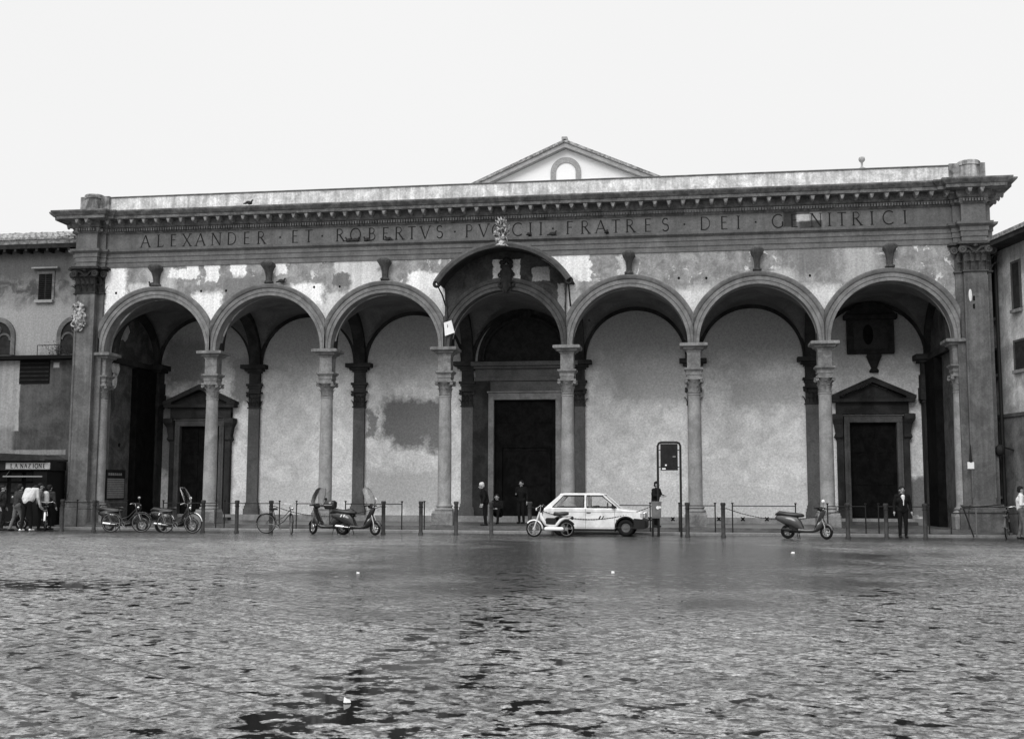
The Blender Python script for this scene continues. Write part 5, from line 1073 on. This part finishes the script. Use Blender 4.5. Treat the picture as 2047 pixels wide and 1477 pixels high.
# person behind the bin
J = stand(1.6, lean=.1); J['wrl'] = (-.15, -.3, 1.1); J['wrr'] = (.12, -.3, 1.1); J['elr'] = (.24, -.1, 1.12); J['ell'] = (-.24, -.1, 1.12)
person((ax(1311, .0), -.45, FL), R(60), 'person in dark coat standing behind the litter bin and sign post', J, BK)
# group by the newsstand
J = stand(1.66, lean=.12, step=.8); person((ax(33, -3.3), -3.3, 0), R(155), 'walking person in a dark jacket and faded jeans near the newsstand', J, ('cloth_dark', 'cloth_denim', 'plastic', 'skin'))
J = stand(1.78, lean=.55, step=.5); J['chest'] = (0, -.2, 1.3); J['neck'] = (0, -.34, 1.44); J['head'] = (0, -.46, 1.44); J['shl'] = (-.2, -.24, 1.42); J['shr'] = (.2, -.24, 1.42); J['face'] = (0, -.8, -.6)
person((ax(52, -3.6), -3.6, 0), R(175), 'person in a pale quilted jacket and dark trousers bending forward at the newsstand', J, ('cloth_light', 'cloth_black', 'white', 'skin'), scale=1.03, extra={'caps': [(Vector((-.08, -.06, 1.12)), Vector((-.1, -.2, 1.36)), .15, .15, 'cloth_light'), (Vector((.08, -.06, 1.12)), Vector((.1, -.2, 1.36)), .15, .15, 'cloth_light')]})
J = stand(1.64); person((ax(96, -2.2), -2.2, .0), R(170), 'person with a pale rucksack and dark skirt at the right end of the newsstand', J, ('cloth_dark', 'cloth_black', 'plastic', 'skin'), extra={'caps': [(Vector((0, .17, 1.05)), Vector((0, .18, 1.32)), .12, .11, 'cloth_light')]})
J = stand(1.7); J['wrr'] = (.2, -.3, 1.05); person((ax(78, -2.5), -2.5, 0), R(120), 'person in a grey coat seen side on behind the parked bicycle', J, ('cloth_denim', 'cloth_black', 'plastic', 'skin'))
J = stand(1.62); person((ax(2, -2.9), -2.9, 0), R(100), 'person in a dark coat cut by the left edge', J, ('cloth_dark', 'cloth_dark', 'plastic', 'skin'))
J = stand(1.68, step=.3); J['wrl'] = (-.18, -.22, 1.12); person((ax(2043, -2.6), -2.6, 0), R(80), 'person in a white jacket walking in at the right edge', J, ('cloth_white', 'cloth_denim', 'plastic', 'skin'), extra={'caps': [(Vector((0, -.1, 1.25)), Vector((0, -.12, 1.3)), .12, .1, 'cloth_white')]})
bicycle((ax(91, -2.9), -2.9, 0), R(118), 'bicycle seen end on with pale saddlebags by the newsstand', steer=.1, guards='white', frame='paint_black')
bicycle((ax(2014, -1.9), -1.9, 0), R(70), 'dark bicycle seen nearly end on beside the right giant pilaster', steer=.3, guards='steel', frame='paint_black')
# ------------------------------------------------------------------ pigeons
bird0 = None
def pigeon(px, py, Y, z, rz, label):
    global bird0
    x = at(px, py, Y).x
    if bird0 is None:
        bird0 = thing('pigeon', label, 'bird', (x, Y, z), rz, 'pigeons on the ledges')
        MB().ball((0, 0, .10), .13, .065, .07, 12, 8, Matrix.Rotation(R(15), 3, 'Y')).tube([(-.09, 0, .09), (-.22, 0, .05)], [.045, .02], 6).tube([(.08, 0, .12), (.11, 0, .19)], [.04, .028], 8).ball((.12, 0, .2), .034, .03, .03).tube([(.14, 0, .2), (.175, 0, .19)], [.01, .003], 5).tube([(0, .02, .05), (0, .02, 0)], .006, 4).tube([(0, -.02, .05), (0, -.02, 0)], .006, 4).build('body', M['bird'], bird0, smooth=60)
        return
    dup(bird0, (x, Y, z), rz, label)
za = 10.862; yl = -.22
for px, py, rz, lb in ((697, 485, 3.1, 'first of four pigeons on the ledge below the inscription, leftmost'), (711, 484, .2, 'second of four pigeons on the ledge below the letter O'), (733, 482, 2.8, 'third of four pigeons on the ledge below the letter B'), (776, 480, 2.9, 'fourth of four pigeons on the ledge below the inscription, apart from three'), (1058, 468, 1.2, 'pigeon just right of the hood ornament on the ledge'), (1105, 467, .1, 'pigeon on the ledge under the dot before FRATRES'), (1213, 463, 1.4, 'upright pigeon on the ledge under the letter A of FRATRES')):
    pigeon(px, py, yl, za, rz, lb)
pigeon(498, 405, -.8, 12.31, .2, 'pigeon on top of the cornice at the left'); pigeon(563, 567, -.2, 9.35, .3, 'pigeon on the second arch beside its bracket'); pigeon(303, 573, -.2, 9.35, 2.9, 'pigeon on the first arch left of its bracket')
# ------------------------------------------------------------------ litter on the paving
def scrap(px, py, w, label):
    d_ = fw+r2*((px-1023.5)/F)-u2*((py-738.5)/F); p = CAM+d_*(-CAM.z/d_.z); rnd = random.Random(px)
    n_ = 7; ring = [(w*math.cos(2*PI*i/n_)*rnd.uniform(.6, 1.2), w*math.sin(2*PI*i/n_)*rnd.uniform(.5, 1)) for i in range(n_)]
    q = MB(); q.add([(x, y, .006) for x, y in ring]+[(x*.8, y*.8, .02+rnd.uniform(0, .03)) for x, y in ring]+[(0, 0, .03)], [(i, (i+1) % n_, n_+(i+1) % n_, n_+i) for i in range(n_)]+[(n_+i, n_+(i+1) % n_, 2*n_) for i in range(n_)])
    o = q.build('paper_scrap', M['paper'], None, label=label, cat='litter', group='paper scraps on the paving'); o.location = (p.x, p.y, 0)
scrap(694, 1405, .028, 'crumpled white paper scrap in the gutter line, nearest the viewer'); scrap(716, 1147, .035, 'small white scrap on the paving below the dark scooters'); scrap(1585, 1106, .05, 'white scrap on the wet paving below the right scooter'); scrap(1225, 1146, .04, 'flat white scrap on the wet paving below the car')
